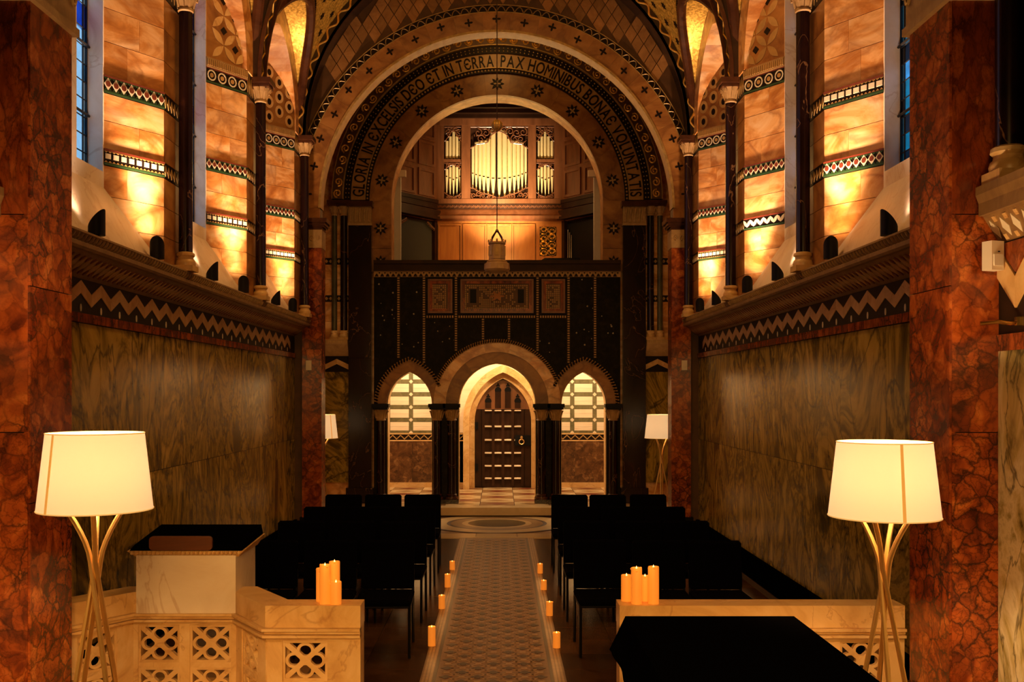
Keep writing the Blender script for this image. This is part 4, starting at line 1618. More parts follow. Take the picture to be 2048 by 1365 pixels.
# case: back, stiles, rails
org(M().box(ox(873), ox(1125), YO + .16, YO + .24, 4.0, oz(225)), 'case_back', 'wood_dark')
for a, b in ((873, 888), (923, 941), (1056, 1072), (1108, 1125)):
    org(M().box(ox(a), ox(b), YO - .05, YO + .16, oz(405), oz(250)), 'stile', 'wood')
org(M().box(ox(871), ox(1127), YO - .06, YO + .16, oz(252), oz(236)), 'top_rail', 'wood')
org(M().box(ox(869), ox(1129), YO - .10, YO + .16, oz(236), oz(222)), 'top_cornice', 'wood_dark')
org(M().box(ox(873), ox(1125), YO - .06, YO + .16, oz(409), oz(399)), 'bottom_rail', 'wood')
org(M().box(ox(873), ox(1125), YO - .07, YO + .16, oz(420), oz(409)), 'carved_frieze', 'wood_dark')
fz = M()
for i in range(60):
    x = ox(876) + (ox(1122) - ox(876)) * i / 59
    fz.tube([(x + .022 * (1 - t / 9) * math.cos(t * (1 if i % 2 else -1)), YO - .075, oz(414.5) + .03 * (1 - t / 9) * math.sin(t * (1 if i % 2 else -1))) for t in range(8)], .008, 4)
stuff(org(fz, 'frieze_carving', 'wood'))
cove = [(YO - .07, oz(420)), (YO - .09, oz(422)), (YO - .16, oz(433)), (YO - .20, oz(435)), (YO - .20, oz(441)), (YO - .10, oz(444)), (YO + .1, oz(444)), (YO + .1, oz(420))]
org(M().plate(cove, lambda a, b, t: (t, a, b), ox(871), ox(1127)), 'cove_moulding', 'wood')
org(M().box(ox(873), ox(1125), YO - .06, YO + .16, 4.0, oz(444)), 'lower_case', 'wood_warm')
for a, b in ((880, 921), (929, 970), (977, 1020), (1027, 1067)):
    X0, X1, Z0, Z1 = ox(a), ox(b), oz(522), oz(453)
    org(M().plate([(X0 - .03, Z0 - .03), (X1 + .03, Z0 - .03), (X1 + .03, Z1 + .03), (X0 - .03, Z1 + .03)], XZ, YO - .105, YO - .05, [[(X0, Z0), (X1, Z0), (X1, Z1), (X0, Z1)]]), 'panel_frame', 'wood_warm')
    org(M().box(X0 + .02, X1 - .02, YO - .066, YO - .05, Z0 + .02, Z1 - .02), 'panel', 'wood_warm')
# pierced grille
X0, X1, Z0, Z1 = ox(1079), ox(1112), oz(513), oz(455)
org(M().box(X0, X1, YO - .065, YO - .055, Z0, Z1), 'grille_back', 'black')
gr = M()
nx_, nz_ = 2, 4
for i in range(nx_):
    for j in range(nz_):
        cx_, cz_ = X0 + (X1 - X0) * (i + .5) / nx_, Z0 + (Z1 - Z0) * (j + .5) / nz_
        hw, hh = (X1 - X0) / nx_ / 2, (Z1 - Z0) / nz_ / 2
        for sg in (-1, 1):
            gr.tube([(cx_ + sg * hw * .9 * (1 - t / 11) * math.cos(t * .75), YO - .075, cz_ + hh * .95 * (1 - t / 11) * math.sin(t * .75) * (1 if (i + j) % 2 else -1)) for t in range(10)], .011, 4)
        gr.tube([(cx_ + hw * math.cos(t * PI / 6), YO - .075, cz_ + hh * math.sin(t * PI / 6)) for t in range(12)], .009, 4, True)
org(gr, 'grille_scrollwork', 'brass')


def pipe(x, zb, zm, ztop, r, y, flip=True):
    """foot cone from zb to the mouth zm, cylinder up to ztop"""
    m = M().lathe([(r * .22, 0), (r * .95, zm - zb - .01), (r, zm - zb), (r, zm - zb + .02), (r, ztop - zb), (r * .8, ztop - zb + .005)], 14)
    o = m.obj('pipe', 'pipe', OR, True)
    o.location = (x - .04, y - YO, zb - 4.0)
    mo = M().box(-r * .5, r * .5, -r - .004, -r * .75, zm - zb + .0, zm - zb + .02).obj('mouth', 'dark_inlay', o)
    return o


xs = [945.5, 952.3, 959.8, 967.6, 976, 986.2, 998.5, 1009.5, 1019.6, 1028.8, 1037, 1044.6, 1051.6]
tops = [300, 291, 289, 288, 285, 268, 265, 268, 285, 288, 289, 291, 300]
mouths = [347, 350, 352, 354, 356, 357.5, 358, 357.5, 356, 354, 352, 349, 346]
feet = [377, 381, 386, 391, 394, 395.5, 396, 395.5, 394, 390, 385, 380, 376]
wd_ = [5.2, 6.3, 7.2, 8, 8.8, 9.8, 10.4, 9.8, 8.8, 8, 7.2, 6.3, 5.2]
for x, t_, m_, f_, w_ in zip(xs, tops, mouths, feet, wd_):
    pipe(ox(x), oz(f_), oz(m_), oz(t_ - 8), w_ * K / 2 * 1.04, YO + .06)
for base in (890, 1074):
    for i in range(5):
        x = base + 3.2 + i * 6.8
        d_ = abs(i - 2)
        pipe(ox(x), oz(319), oz(318), oz(263 + d_ * 9), 5.8 * K / 2, YO + .06)
        pipe(ox(x), oz(391 - d_ * 2.5), oz(360 - d_ * 3), oz(330 + d_ * 4), 5.8 * K / 2, YO + .04)
    org(M().box(ox(base - 2), ox(base + 35), YO - .02, YO + .02, oz(326), oz(319)), 'transom', 'wood')


def carving(zcurve_lo, zcurve_hi, x0, x1, name, seed, nsp=16, par=None, rr=.06):
    """pierced scroll carving between two curves"""
    rng = random.Random(seed)
    m = M()
    for e in range(2):
        f_ = zcurve_lo if e == 0 else zcurve_hi
        m.tube([(x0 + (x1 - x0) * t / 20, YO - .02, f_(t / 20)) for t in range(21)], .013, 5)
    tries = 0
    placed = []
    while len(placed) < nsp and tries < 900:
        tries += 1
        u = rng.random()
        x = x0 + (x1 - x0) * u
        lo, hi = zcurve_lo(u), zcurve_hi(u)
        if hi - lo < .03:
            continue
        r = min(rr, (hi - lo) * .5)
        z = rng.uniform(lo + r, hi - r) if hi - lo > 2 * r else (lo + hi) / 2
        if x - r < x0 or x + r > x1 or any(math.hypot(x - a, z - b) < (r + c) * .78 for a, b, c in placed):
            continue
        placed.append((x, z, r))
        sg = rng.choice((-1, 1))
        a0 = rng.uniform(0, 6)
        m.tube([(x + r * (1 - t / 15) * math.cos(a0 + sg * t * .62), YO - .03, z + r * (1 - t / 15) * math.sin(a0 + sg * t * .62)) for t in range(14)], [.013 - .0005 * t for t in range(14)], 4)
        for k_ in range(3):
            a = a0 + k_ * 2.1
            m.tube([(x + r * math.cos(a), YO - .03, z + r * math.sin(a)), (x + r * 1.35 * math.cos(a + .35), YO - .025, z + r * 1.35 * math.sin(a + .35))], [.010, .004], 4)
    return org(m, name, 'wood')


def interp(pts):
    def f(u):
        for (a, za), (b, zb) in zip(pts, pts[1:]):
            if a <= u <= b:
                t = (u - a) / (b - a)
                t = t * t * (3 - 2 * t)
                return oz(za + (zb - za) * t)
        return oz(pts[-1][1])
    return f


carving(interp([(0, 297), (.12, 289), (.28, 287), (.38, 268), (.5, 263), (.62, 268), (.72, 287), (.88, 289), (1, 297)]), lambda u: oz(255), ox(941), ox(1056), 'upper_carving', 1, 40, rr=.085)
carving(lambda u: oz(398), interp([(0, 376), (.25, 388), (.5, 396), (.75, 388), (1, 376)]), ox(941), ox(1056), 'lower_carving', 2, 26, rr=.055)
for base in (889, 1073):
    X0, X1 = ox(base), ox(base + 35)
    carving(interp([(0, 283), (.25, 274), (.4, 264), (.5, 261), (.6, 264), (.75, 274), (1, 283)]), lambda u: oz(255), X0, X1, 'upper_carving', base, 12, rr=.045)
    carving(interp([(0, 340), (.25, 333), (.5, 330), (.75, 333), (1, 340)]), lambda u: oz(327), X0, X1, 'middle_carving', base + 1, 10, rr=.04)
    carving(lambda u: oz(398), interp([(0, 386), (.25, 392), (.5, 394.5), (.75, 392), (1, 386)]), X0, X1, 'lower_carving', base + 2, 10, rr=.04)
# side wings folding towards the arch
for s in (-1, 1):
    A = (ox(873) if s < 0 else ox(1125), YO - .05)
    Bp = (A[0] + s * .72, YO - .95)
    fn, L = seg_fn(A, Bp, (0, 18))
    org(M().plate([(0, oz(444)), (L, oz(444)), (L, oz(225)), (0, oz(225))], fn, -.12, 0), 'wing_wall', 'wood')
    for zi, (ya, yb) in enumerate(((398, 345), (338, 290), (284, 240))):
        for ui in range(2):
            u0, u1 = .06 + ui * L / 2, L / 2 - .04 + ui * L / 2
            org(M().plate([(u0, oz(ya)), (u1, oz(ya)), (u1, oz(yb)), (u0, oz(yb))], fn, -.01, .03, [[(u0 + .05, oz(ya) + .05), (u1 - .05, oz(ya) + .05), (u1 - .05, oz(yb) - .05), (u0 + .05, oz(yb) - .05)]]), 'wing_panel', 'wood')
    for ya, yb, pr in ((409, 402, .06), (420, 409, .04), (436, 424, .12), (443, 437, .16)):
        org(M().plate([(0, oz(ya)), (L, oz(ya)), (L, oz(yb)), (0, oz(yb))], fn, -.05, pr), 'wing_moulding', 'wood_dark')
    org(M().plate([(0, 4.0), (.08, 4.0), (.08, oz(444)), (0, oz(444))], fn, -.1, .03), 'wing_post', 'wood_dark')
    org(M().plate([(L - .08, 4.0), (L, 4.0), (L, oz(444)), (L - .08, oz(444))], fn, -.1, .03), 'wing_post', 'wood_dark')
    if s < 0:
        org(M().plate([(.08, 4.0), (L - .08, 4.0), (L - .08, oz(446)), (.08, oz(446))], fn, -.09, -.05), 'grey_screen', plain('grey_screen_cloth', (.05, .05, .045), .8))
        cr = M()
        for q in range(6):
            for e in (0, 1):
                uu = .1 + q * .035 if e == 0 else L - .1 - q * .035
                cr.tube([fn(uu + .02 * math.cos(t), oz(449 + max(0, 12 - q * 2)) + .03 * math.sin(t), .02) for t in range(6)], .010, 4)
        org(cr, 'corner_carving', 'wood')
    else:
        org(M().plate([(.08, 4.0), (L - .08, 4.0), (L - .08, oz(446)), (.08, oz(446))], fn, -.09, -.05), 'stop_panel', 'black')
        for q in range(3):
            p0, p1 = fn(.14 + q * .05, 4.15, -.02), fn(.14 + q * .05, oz(462 + q * 6), -.02)
            org(M().tube([p0, p1], .012, 6), 'chrome_bar', plain('chrome', (.6, .6, .6), .2, 1.0))
oc = thing('organ_console', 'black organ console standing right of the pierced grille', 'console', (1.10, 19.0, 4.0))
M().box(-.36, .42, -.25, .25, 0, .5).obj('body', 'black', oc)
M().hexa([(-.42, -.28, .5), (.48, -.28, .5), (.48, .3, .5), (-.42, .3, .5), (-.2, -.1, .64), (.46, -.1, .64), (.46, .28, .64), (-.2, .28, .64)]).obj('lid', 'black', oc)
M().box(-.3, .38, -.34, -.25, .36, .42).obj('keyboard', 'black', oc)

# ================================================================== HANGING SANCTUARY LANTERN
HL = 12.75
t = thing('hanging_lantern', 'stone-coloured tower lantern on a long chain before the organ arch', 'lantern', (px(994, HL), HL, pz(545, HL)))
zb = pz(545, HL)
hz = lambda y: pz(y, HL) - zb
M().lathe([(.10, 0), (.15, .01), (.165, .035), (.16, hz(528)), (.14, hz(526))], 12).obj('base_dish', 'stone', t)
M().lathe([(.13, hz(527)), (.14, hz(524)), (.11, hz(522)), (.11, hz(519))], 8, rot=PI / 8).obj('base_step', 'stone', t)
M().lathe([(.115, hz(519)), (.105, hz(490)), (.12, hz(488)), (.12, hz(485)), (.10, hz(485))], 8, rot=PI / 8).obj('tower', 'stone', t)
for q in range(8):
    a = q * PI / 4
    M().plate([(-.018, hz(512)), (.018, hz(512))] + list(reversed(parch(0, hz(497), .018, .03, 4))), lambda u, v, w_: (math.cos(a) * (.098 + w_) - math.sin(a) * u, math.sin(a) * (.098 + w_) + math.cos(a) * u, v), 0, .012).obj('lantern_window', 'gilt_dull', t)
    M().box(-.012, .012, -.012, .012, hz(485), hz(480)).obj('merlon', 'stone', t, loc=(.105 * math.cos(a), .105 * math.sin(a), 0))
for q in range(4):
    a = q * PI / 2 + PI / 4
    M().tube([(.10 * math.cos(a), .10 * math.sin(a), hz(485)), (.085 * math.cos(a), .085 * math.sin(a), hz(476)), (.02 * math.cos(a), .02 * math.sin(a), hz(464))], .011, 6).obj('strap', 'rib', t)
M().lathe([(.018, hz(465)), (.026, hz(463)), (.012, hz(459))], 10).obj('hook_boss', 'rib', t)
M().tube([(0, 0, hz(462)), (0, 0, hz(262))], .007, 6).obj('lower_rod', 'rib', t)
M().tube([(0, 0, hz(240)), (0, 0, 8.5 - zb)], .007, 6).obj('upper_rod', 'rib', t)
M().ball((0, 0, hz(251)), .066, 14, 9).obj('ball', 'gilt_dull', t, True)
bc = M()
for q in range(6):
    bc.tube([(.067 * math.sin(u * PI / 8) * math.cos(q * PI / 3), .067 * math.sin(u * PI / 8) * math.sin(q * PI / 3), hz(251) + .067 * math.cos(u * PI / 8)) for u in range(9)], .007, 4)
bc.obj('ball_bands', 'gilt', t)

# ================================================================== CHANCEL ARCH PIERS AND CHANCEL SIDES
Y1, Y2, XPR = 4.9, 5.38, 2.254
for s in (-1, 1):
    t = thing('chancel_pier', f'massive red breccia pier framing the view on the {SIDE[s]}', 'pier', (s * XPR, Y1, .35), 0, 'chancel piers')

    def pb(x0, x1, y0, y1, z0, z1, nm, mt):
        a, b = sorted((s * x0, s * x1))
        return M().box(a, b, y0 - Y1, y1 - Y1, z0 - .35, z1 - .35).obj(nm, mt, t)
    pb(.02, .27, Y1 + .02, Y2 - .0, .35, 4.5, 'core', 'backing')
    for z0, z1 in ((.55, 1.55), (1.555, 2.62), (2.625, 4.02)):
        pb(0, .03, Y1 + .005, Y2, z0, z1, 'jamb_slab', 'red')
        pb(.012, .24, Y1, Y1 + .03, z0 + .35 if z0 > 1 else z0, z1 + (.35 if z1 < 4 else 0), 'front_slab', 'red_fine' if z0 > 2 else 'red')
    pb(-.03, .26, Y1 - .03, Y2, .35, .55, 'plinth', 'brown_m')
    cm = M()
    for z0, z1, g in ((4.02, 4.06, .03), (4.06, 4.40, .015), (4.40, 4.46, .05), (4.46, 4.56, .09)):
        a, b = sorted((s * -g, s * .3))
        cm.box(a, b, -g, Y2 - Y1 + g, z0 - .35, z1 - .35)
    cm.obj('capital', 'stone', t)
    cv = M()
    for q in range(5):
        yy = .02 + q * .11
        cv.tube([(-s * .02, yy + .045 * (1 - k / 13) * math.cos(k * .7), 4.22 - .35 + .09 * (1 - k / 13) * math.sin(k * .7)) for k in range(12)], .012, 5)
    cv.obj('scroll_carving', 'gilt_dull', t)
# shell above/around the chancel
CH = M()
for s in (-1, 1):
    a, b = sorted((s * 2.53, s * 2.9))
    CH.box(a, b, -3.4, Y1 + .02, -.3, 6.5)
    a, b = sorted((s * 2.53, s * 3.7))
    CH.box(a, b, Y1 + .02, 5.40, -.3, 6.5)
CHO = struct(CH.obj('wall_chancel', 'backing'), 'chancel side wall of pale cipollino marble')
struct(M().box(-2.9, 2.9, -3.4, -3.1, -.3, 6.6).obj('wall_east', 'honey_dark'), 'plain onyx wall behind the viewpoint')
struct(M().box(-2.9, 2.9, -3.4, Y1, 6.5, 6.7).obj('ceiling_chancel', 'gilt_dull'), 'dull gilt chancel ceiling over the viewpoint')
struct(M().plate([(-3.6, 6.5), (-2.6, 6.5), (-2.6, 4.56), (-2.254, 4.56)] + arc(0, 4.56, 2.254, PI, 0, 30)[1:-1] + [(2.254, 4.56), (2.6, 4.56), (2.6, 6.5), (3.6, 6.5), (3.6, 9.0), (-3.6, 9.0)], XZ, Y1, Y2).obj('wall_chancel_arch', 'honey_dark'), 'round chancel arch carried by the red piers, above the frame')
for s in (-1, 1):
    fn, L = seg_fn((s * 2.53, Y1), (s * 2.53, .5), (0, 2))
    for i in range(4):
        u0 = i * 1.1
        slab(fn, u0 + .002, u0 + 1.098, .6, 2.30, 0, .04).obj('marble_slab', 'cipollino_pale', CHO)
    slab(fn, 0, L, .35, .6, 0, .05).obj('skirting', 'porphyry', CHO)
    slab(fn, 0, L, 2.30, 2.38, 0, .05).obj('red_string', 'red_fine', CHO)
    slab(fn, 0, L, 2.38, 2.86, 0, .035).obj('frieze_ground', 'dark_inlay', CHO)
    for i in range(12):
        u = .0 + i * .34
        for (ua, ub, za, zb_) in ((u, u + .17, 2.66, 2.50), (u + .17, u + .34, 2.50, 2.66)):
            M().plate([(ua, za), (ub, zb_), (ub, zb_ + .15), (ua, za + .15)], fn, .03, .045).obj('zigzag_tile', 'cream_m', CHO)
        M().plate([(u, 2.82), (u + .34, 2.82), (u + .17, 2.67)], fn, .03, .044).obj('frieze_triangle', 'red_fine', CHO)
    prof = [(.03, 2.82), (.12, 2.96), (.14, 2.96), (.14, 3.02), (.155, 3.06), (.155, 3.10), (-.1, 3.10), (-.1, 2.82)]
    M().plate(prof, lambda p, z, tt: fn(tt, z, p), 0.01, L).obj('cornice', 'cornice_stone', CHO)
    g, g2 = M(), M()
    for i in range(40):
        u = .05 + i * .1
        A = Vector((.033, 2.832)); D = Vector((.083, .12)); N = Vector((.82, -.57)) * .005

        def ff(a_, b_, w_):
            p = A + D * b_ + N * w_
            return fn(u + a_, p.y, p.x)
        g.plate([(-.03, .5), (0, .14), (.03, .5), (0, .86)], ff, -1, 1)
        g2.plate([(.035, .75), (.065, .75), (.065, .95), (.035, .95)], ff, -1, 1)
        g2.plate([(.035, .05), (.065, .05), (.065, .25), (.035, .25)], ff, -1, 1)
    stuff(g.obj('soffit_lozenges', 'pale_inlay', CHO))
    stuff(g2.obj('soffit_squares', 'cream_m', CHO))
    slab(fn, 0, L, 3.10, 6.5, -.1, 0.0).obj('upper_wall', 'honey_dark', CHO)
    colonnette(s * 2.47, Y1 - .14, 3.10, 5.6, .06, f'thick dark colonnette standing on the chancel cornice beside the {SIDE[s]} red pier', 'shaft')
# motion sensor and brass bracket on the right
t = thing('motion_sensor', 'white motion sensor fixed in the corner beside the right red pier', 'sensor', (px(1988, 4.82), 4.83, pz(541, 4.82)), math.radians(20))
M().box(-.038, .038, -.03, .03, .0, .14).obj('case', 'white_plastic', t)
M().box(-.028, .028, -.036, -.03, .02, .075).obj('lens_window', plain('sensor_lens', (.85, .82, .74), .25), t)
M().box(-.004, .004, -.039, -.034, .085, .09).obj('indicator', 'black', t)
t = thing('brass_bracket', 'small brass bracket arm sticking out of the chancel wall on the right', 'bracket', (2.48, 4.7, pz(643, 4.7)))
M().tube([(.03, .0, .0), (-.03, .0, -.01), (-.08, .02, .0), (-.155, .04, -.008)], .010, 8).obj('arm', 'brass_bright', t, True)
M().lathe([(.02, -.02), (.02, .02)], 10, (.01, 0, 0)).obj('mount', 'brass_bright', t)

# ================================================================== LOW CHANCEL WALL (BALUSTRADE)
def lattice(par, fn, u0, u1, z0, z1, t0=.02, t1=.055):
    """pierced panel: frame, two diagonals and four loops"""
    W_, H_ = u1 - u0, z1 - z0
    uc, zc = (u0 + u1) / 2, (z0 + z1) / 2
    m = M()
    b = .014
    m.plate([(u0, z0), (u1, z0), (u1, z1), (u0, z1)], fn, t0 - .005, t1 + .004, [[(u0 + b, z0 + b), (u1 - b, z0 + b), (u1 - b, z1 - b), (u0 + b, z1 - b)]])
    iw, ih = W_ / 2 - b, H_ / 2 - b
    for sg in (1, -1):
        dx, dz = iw, sg * ih
        L = math.hypot(dx, dz)
        nx, nz = -dz / L * .014, dx / L * .014
        m.plate([(uc - dx - nx, zc - dz - nz), (uc + dx - nx, zc + dz - nz), (uc + dx + nx, zc + dz + nz), (uc - dx + nx, zc - dz + nz)], fn, t0, t1 + .001 * sg)
    for k_ in range(4):
        a = k_ * PI / 2
        cx_, cz_ = uc + iw * .56 * math.cos(a), zc + ih * .56 * math.sin(a)
        ro, ri = .45, .29
        O_ = [(cx_ + iw * ro * math.cos(q * PI / 10), cz_ + ih * ro * math.sin(q * PI / 10)) for q in range(20)]
        I_ = [(cx_ + iw * ri * math.cos(q * PI / 10), cz_ + ih * ri * math.sin(q * PI / 10)) for q in range(20)]
        m.plate(O_, fn, t0 + .001, t1 - .002, [I_])
    return m.obj('lattice_panel', 'cream_m', par)


ZT = .939          # top of the coping
KS = 5.45 / 5.1
TH = .15           # wall thickness


def low_wall(par, pts, spec, zt=ZT):
    """pts: plan polyline of the face towards us; spec per segment: list of (u0,u1) panel spans"""
    P_ = [Vector(p) for p in pts]
    nrm = []
    for i in range(len(P_) - 1):
        d = (P_[i + 1] - P_[i]).normalized()
        n = Vector((-d.y, d.x))
        nrm.append(n if n.y < 0 else -n)

    def off(i, t):
        if i == 0:
            return P_[0] + nrm[0] * t
        if i == len(P_) - 1:
            return P_[-1] + nrm[-1] * t
        n = (nrm[i - 1] + nrm[i]).normalized()
        return P_[i] + n * (t / n.dot(nrm[i]))

    def course(i, z0, z1, t0, t1, nm):
        a, b, c, d = off(i, t0), off(i + 1, t0), off(i + 1, t1), off(i, t1)
        M().hexa([(a.x, a.y, z0), (b.x, b.y, z0), (c.x, c.y, z0), (d.x, d.y, z0), (a.x, a.y, z1), (b.x, b.y, z1), (c.x, c.y, z1), (d.x, d.y, z1)]).obj(nm, 'cream_m', par)
    for i in range(len(pts) - 1):
        fn, L = seg_fn(pts[i], pts[i + 1], (0, -5))
        course(i, zt - .12, zt, -TH, .018, 'coping')
        for dz, pr in ((.122, .045), (.140, .026), (.158, .04)):
            course(i, zt - dz - .014, zt - dz, -.02, pr, 'moulding')
        course(i, zt - .19, zt - .12, -TH + .02, .012, 'upper_rail')
        cur = 0
        spans = spec[i]
        for (u0, u1) in spans + [(L, L)]:
            if u0 - cur > .004:
                M().plate([(cur, .35), (u0, .35), (u0, zt - .19), (cur, zt - .19)], fn, -TH + .02, .012).obj('stile', 'cream_m', par)
            if u1 > u0:
                za = zt - .192
                lattice(par, fn, u0, u1, za - .22, za, -.03, .0)
                M().plate([(u0, za - .25), (u1, za - .25), (u1, za - .22), (u0, za - .22)], fn, -TH + .02, .006).obj('mid_rail', 'cream_m', par)
                lattice(par, fn, u0, u1, za - .47, za - .25, -.03, .0)
            cur = u1
        course(i, .35, .40, -TH + .02, .03, 'plinth')


LWL = thing('low_wall', 'pale marble chancel wall with pierced panels bulging around the lectern, left', 'low wall', (0, 0, 0), 0, 'low chancel walls')
ptsL = [(.05 + (x - .05) * KS, y * KS) for x, y in ((-.66, 5.1), (-1.135, 5.1), (-1.38, 5.45), (-1.95, 5.45), (-2.195, 5.1))]
low_wall(LWL, ptsL, [[(.18, .425)], [(.11, .36)], [(.035, .275), (.335, .575)], [(.11, .36)]])
LWR = thing('low_wall', 'pale marble chancel wall with pierced panels behind the black table, right', 'low wall', (0, 0, 0), 0, 'low chancel walls')
low_wall(LWR, [(.70, 5.45), (2.25, 5.45)], [[(.18, .42), (.52, .76), (.86, 1.10), (1.20, 1.44)]])

# lectern
t = thing('lectern', 'white marble lectern with black cloth and wooden book rest on the low wall', 'lectern', (-1.772, 5.945, ZT - .123))
t.scale = (KS,) * 3
M().box(-.27, .27, -.135, .30, 0, .315).obj('pedestal', 'white_m', t)
M().hexa([(-.28, -.115, .19), (.28, -.115, .19), (.28, .32, .19), (-.28, .32, .19), (-.315, -.15, .225), (.315, -.15, .225), (.315, .36, .25), (-.315, .36, .25)]).obj('moulded_edge', 'cream_m', t, loc=(0, 0, .115))
bd = M()
for q in range(26):
    bd.ball((-.29 + q * .0232, -.146, .215), .011, 6, 4)
stuff(bd.obj('bead_moulding', 'cream_m', t, loc=(0, 0, .115)))
M().hexa([(-.305, -.14, .226), (.305, -.14, .226), (.305, .35, .251), (-.305, .35, .251), (-.295, -.10, .25), (.295, -.10, .25), (.295, .345, .305), (-.295, .345, .305)]).obj('cloth_pad', 'black_cloth', t, loc=(0, 0, .115))
rr_ = .02
bp = []
for cx_, cz_, a0 in ((.17 - rr_, rr_, -PI / 2), (.17 - rr_, .075 - rr_, 0), (-.17 + rr_, .075 - rr_, PI / 2), (-.17 + rr_, rr_, PI)):
    bp += [(cx_ + rr_ * math.cos(a0 + k_ * PI / 8), cz_ + rr_ * math.sin(a0 + k_ * PI / 8)) for k_ in range(5)]
M().plate(bp, lambda a, b, w_: (a - .02, w_, b + .232), -.165, -.145).obj('book_rest', 'wood_book', t, loc=(0, 0, .115))


# ================================================================== FLOOR LAMPS
def floor_lamp(x, y, z0, label, rz=0.0, sc_=1.0, power=160):
    t = thing('floor_lamp', label, 'lamp', (x, y, z0), rz, 'tripod floor lamps')
    t.scale = (sc_,) * 3
    R0, R1, ZA, ZB = .205, .242, 1.57, 1.235

    n = 48
    sh_ = M()
    vs_, fs = [], []
    for r, z in ((R1, ZB), (R0, ZA)):
        for k_ in range(n):
            a = 2 * PI * k_ / n
            vs_.append((r * math.cos(a), r * math.sin(a), z))
    for q in range(2):
        pass
    for q in (0,):
        q2 = (q + 1) % 4
        for k_ in range(n):
            l = (k_ + 1) % n
            fs.append((q * n + k_, q * n + l, q2 * n + l, q2 * n + k_))
    for zz_, rr2 in ((ZA, R0), (ZB, R1)):
        M().tube([(rr2 * math.cos(k_ * PI / 24), rr2 * math.sin(k_ * PI / 24), zz_) for k_ in range(48)], .003, 5, True).obj('shade_rim', 'shade_rim', t)
    shade = sh_.add(vs_, fs).obj('lamp_shade', 'shade', t, True)
    a = math.radians(-62)
    M().hexa([((R1 + e) * math.cos(a + d), (R1 + e) * math.sin(a + d), ZB + .001) for e, d in ((0, -.03), (.002, -.03), (.002, .03), (0, .03))] + [((R0 + e) * math.cos(a + d), (R0 + e) * math.sin(a + d), ZA - .001) for e, d in ((0, -.03), (.002, -.03), (.002, .03), (0, .03))]).obj('seam', 'seam', shade)
    for k_ in range(4):
        a = k_ * PI / 2 + .45
        c, q = math.cos(a), math.sin(a)
        tw = a + .9
        c2, q2 = math.cos(tw), math.sin(tw)
        # foot -> waist -> curl outwards under the shade
        pts = []
        for f in range(9):
            u = f / 8
            r_ = .185 * (1 - u) + .022 * u
            aa = a + PI + u * .6
            pts.append((r_ * math.cos(aa) if False else (-c * .185 * (1 - u) + c2 * .020 * u), (-q * .185 * (1 - u) + q2 * .020 * u), .005 + 1.0 * u))
        for f in range(1, 7):
            u = f / 6
            rr = .020 + .115 * u ** 1.5
            pts.append((c2 * rr, q2 * rr, 1.005 + .26 * u))
        M().tube(pts, .0115, 8).obj('leg', 'brass', t, True)
    M().tube([(.12 * math.cos(k_ * PI / 10), .12 * math.sin(k_ * PI / 10), 1.262) for k_ in range(20)], .006, 6, True).obj('shade_ring', 'brass', t)
    M().lathe([(.018, 1.26), (.018, 1.33), (.03, 1.36), (.04, 1.40), (.03, 1.44), (.005, 1.455)], 12).obj('bulb', 'lens', t, True)
    lamp('lamp_bulb', 'POINT', (x, y, z0 + 1.41 * sc_), power, (1.0, .58, .25), .05)
    return t


floor_lamp(-1.73, 4.4, .35, 'tall tripod lamp with cream shade at the left red pier', math.radians(-60))
floor_lamp(1.74, 4.4, .35, 'tall tripod lamp with cream shade at the right red pier', math.radians(-29), .975)
floor_lamp(-2.80, 15.9, 0.0, 'far floor lamp mostly hidden behind the left arch pier', .4, 1.11, 110)
floor_lamp(2.62, 15.9, 0.0, 'far floor lamp half hidden behind the right arch pier', .9, 1.11, 110)

# ================================================================== TABLE WITH BLACK CLOTH
t = thing('draped_table', 'table under a plain black cloth in the right foreground', 'table', (.92, 3.55, .35))
for sx in (-1, 1):
    for sy in (-1, 1):
        M().tube([(sx * .30, sy * .5, 0), (sx * .30, sy * .5, .785)], .02, 8).obj('leg', 'black', t, True)
M().box(-.345, .345, -.59, .59, .785, .815).obj('tabletop', 'black', t)
cl = M()
hx, hy = .35, .60
ring0 = [(-hx, -hy), (hx, -hy), (hx, hy), (-hx, hy)]
for e in range(4):
    (xa, ya), (xb, yb) = ring0[e], ring0[(e + 1) % 4]
nseg = 24
top, hem = [], []
for e in range(4):
    (xa, ya), (xb, yb) = ring0[e], ring0[(e + 1) % 4]
    for q in range(nseg):
        f = q / nseg
        x_, y_ = xa + (xb - xa) * f, ya + (yb - ya) * f
        top.append((x_, y_, .82))
        nx, ny2 = (0, -1) if e == 0 else (1, 0) if e == 1 else (0, 1) if e == 2 else (-1, 0)
        if q == 0:
            px_, py_ = ring0[e - 1]
            ox_, oy_ = (-1, -1) if e == 0 else (1, -1) if e == 1 else (1, 1) if e == 2 else (-1, 1)
        else:
            ox_, oy_ = nx, ny2
        wv_ = .06 + (.006 * math.sin(f * PI * 2 * 3) if 0 < q else 0)
        hem.append((x_ + ox_ * wv_, y_ + oy_ * wv_,   .685 - (.02 if q == 0 else 0)))
N_ = len(top)
cl.add(top + hem + [(0, 0, .82)], [(i, (i + 1) % N_, N_ + (i + 1) % N_, N_ + i) for i in range(N_)] + [(i, (i + 1) % N_, 2 * N_) for i in range(N_)])
cl.obj('black_cloth', 'black_cloth', t)


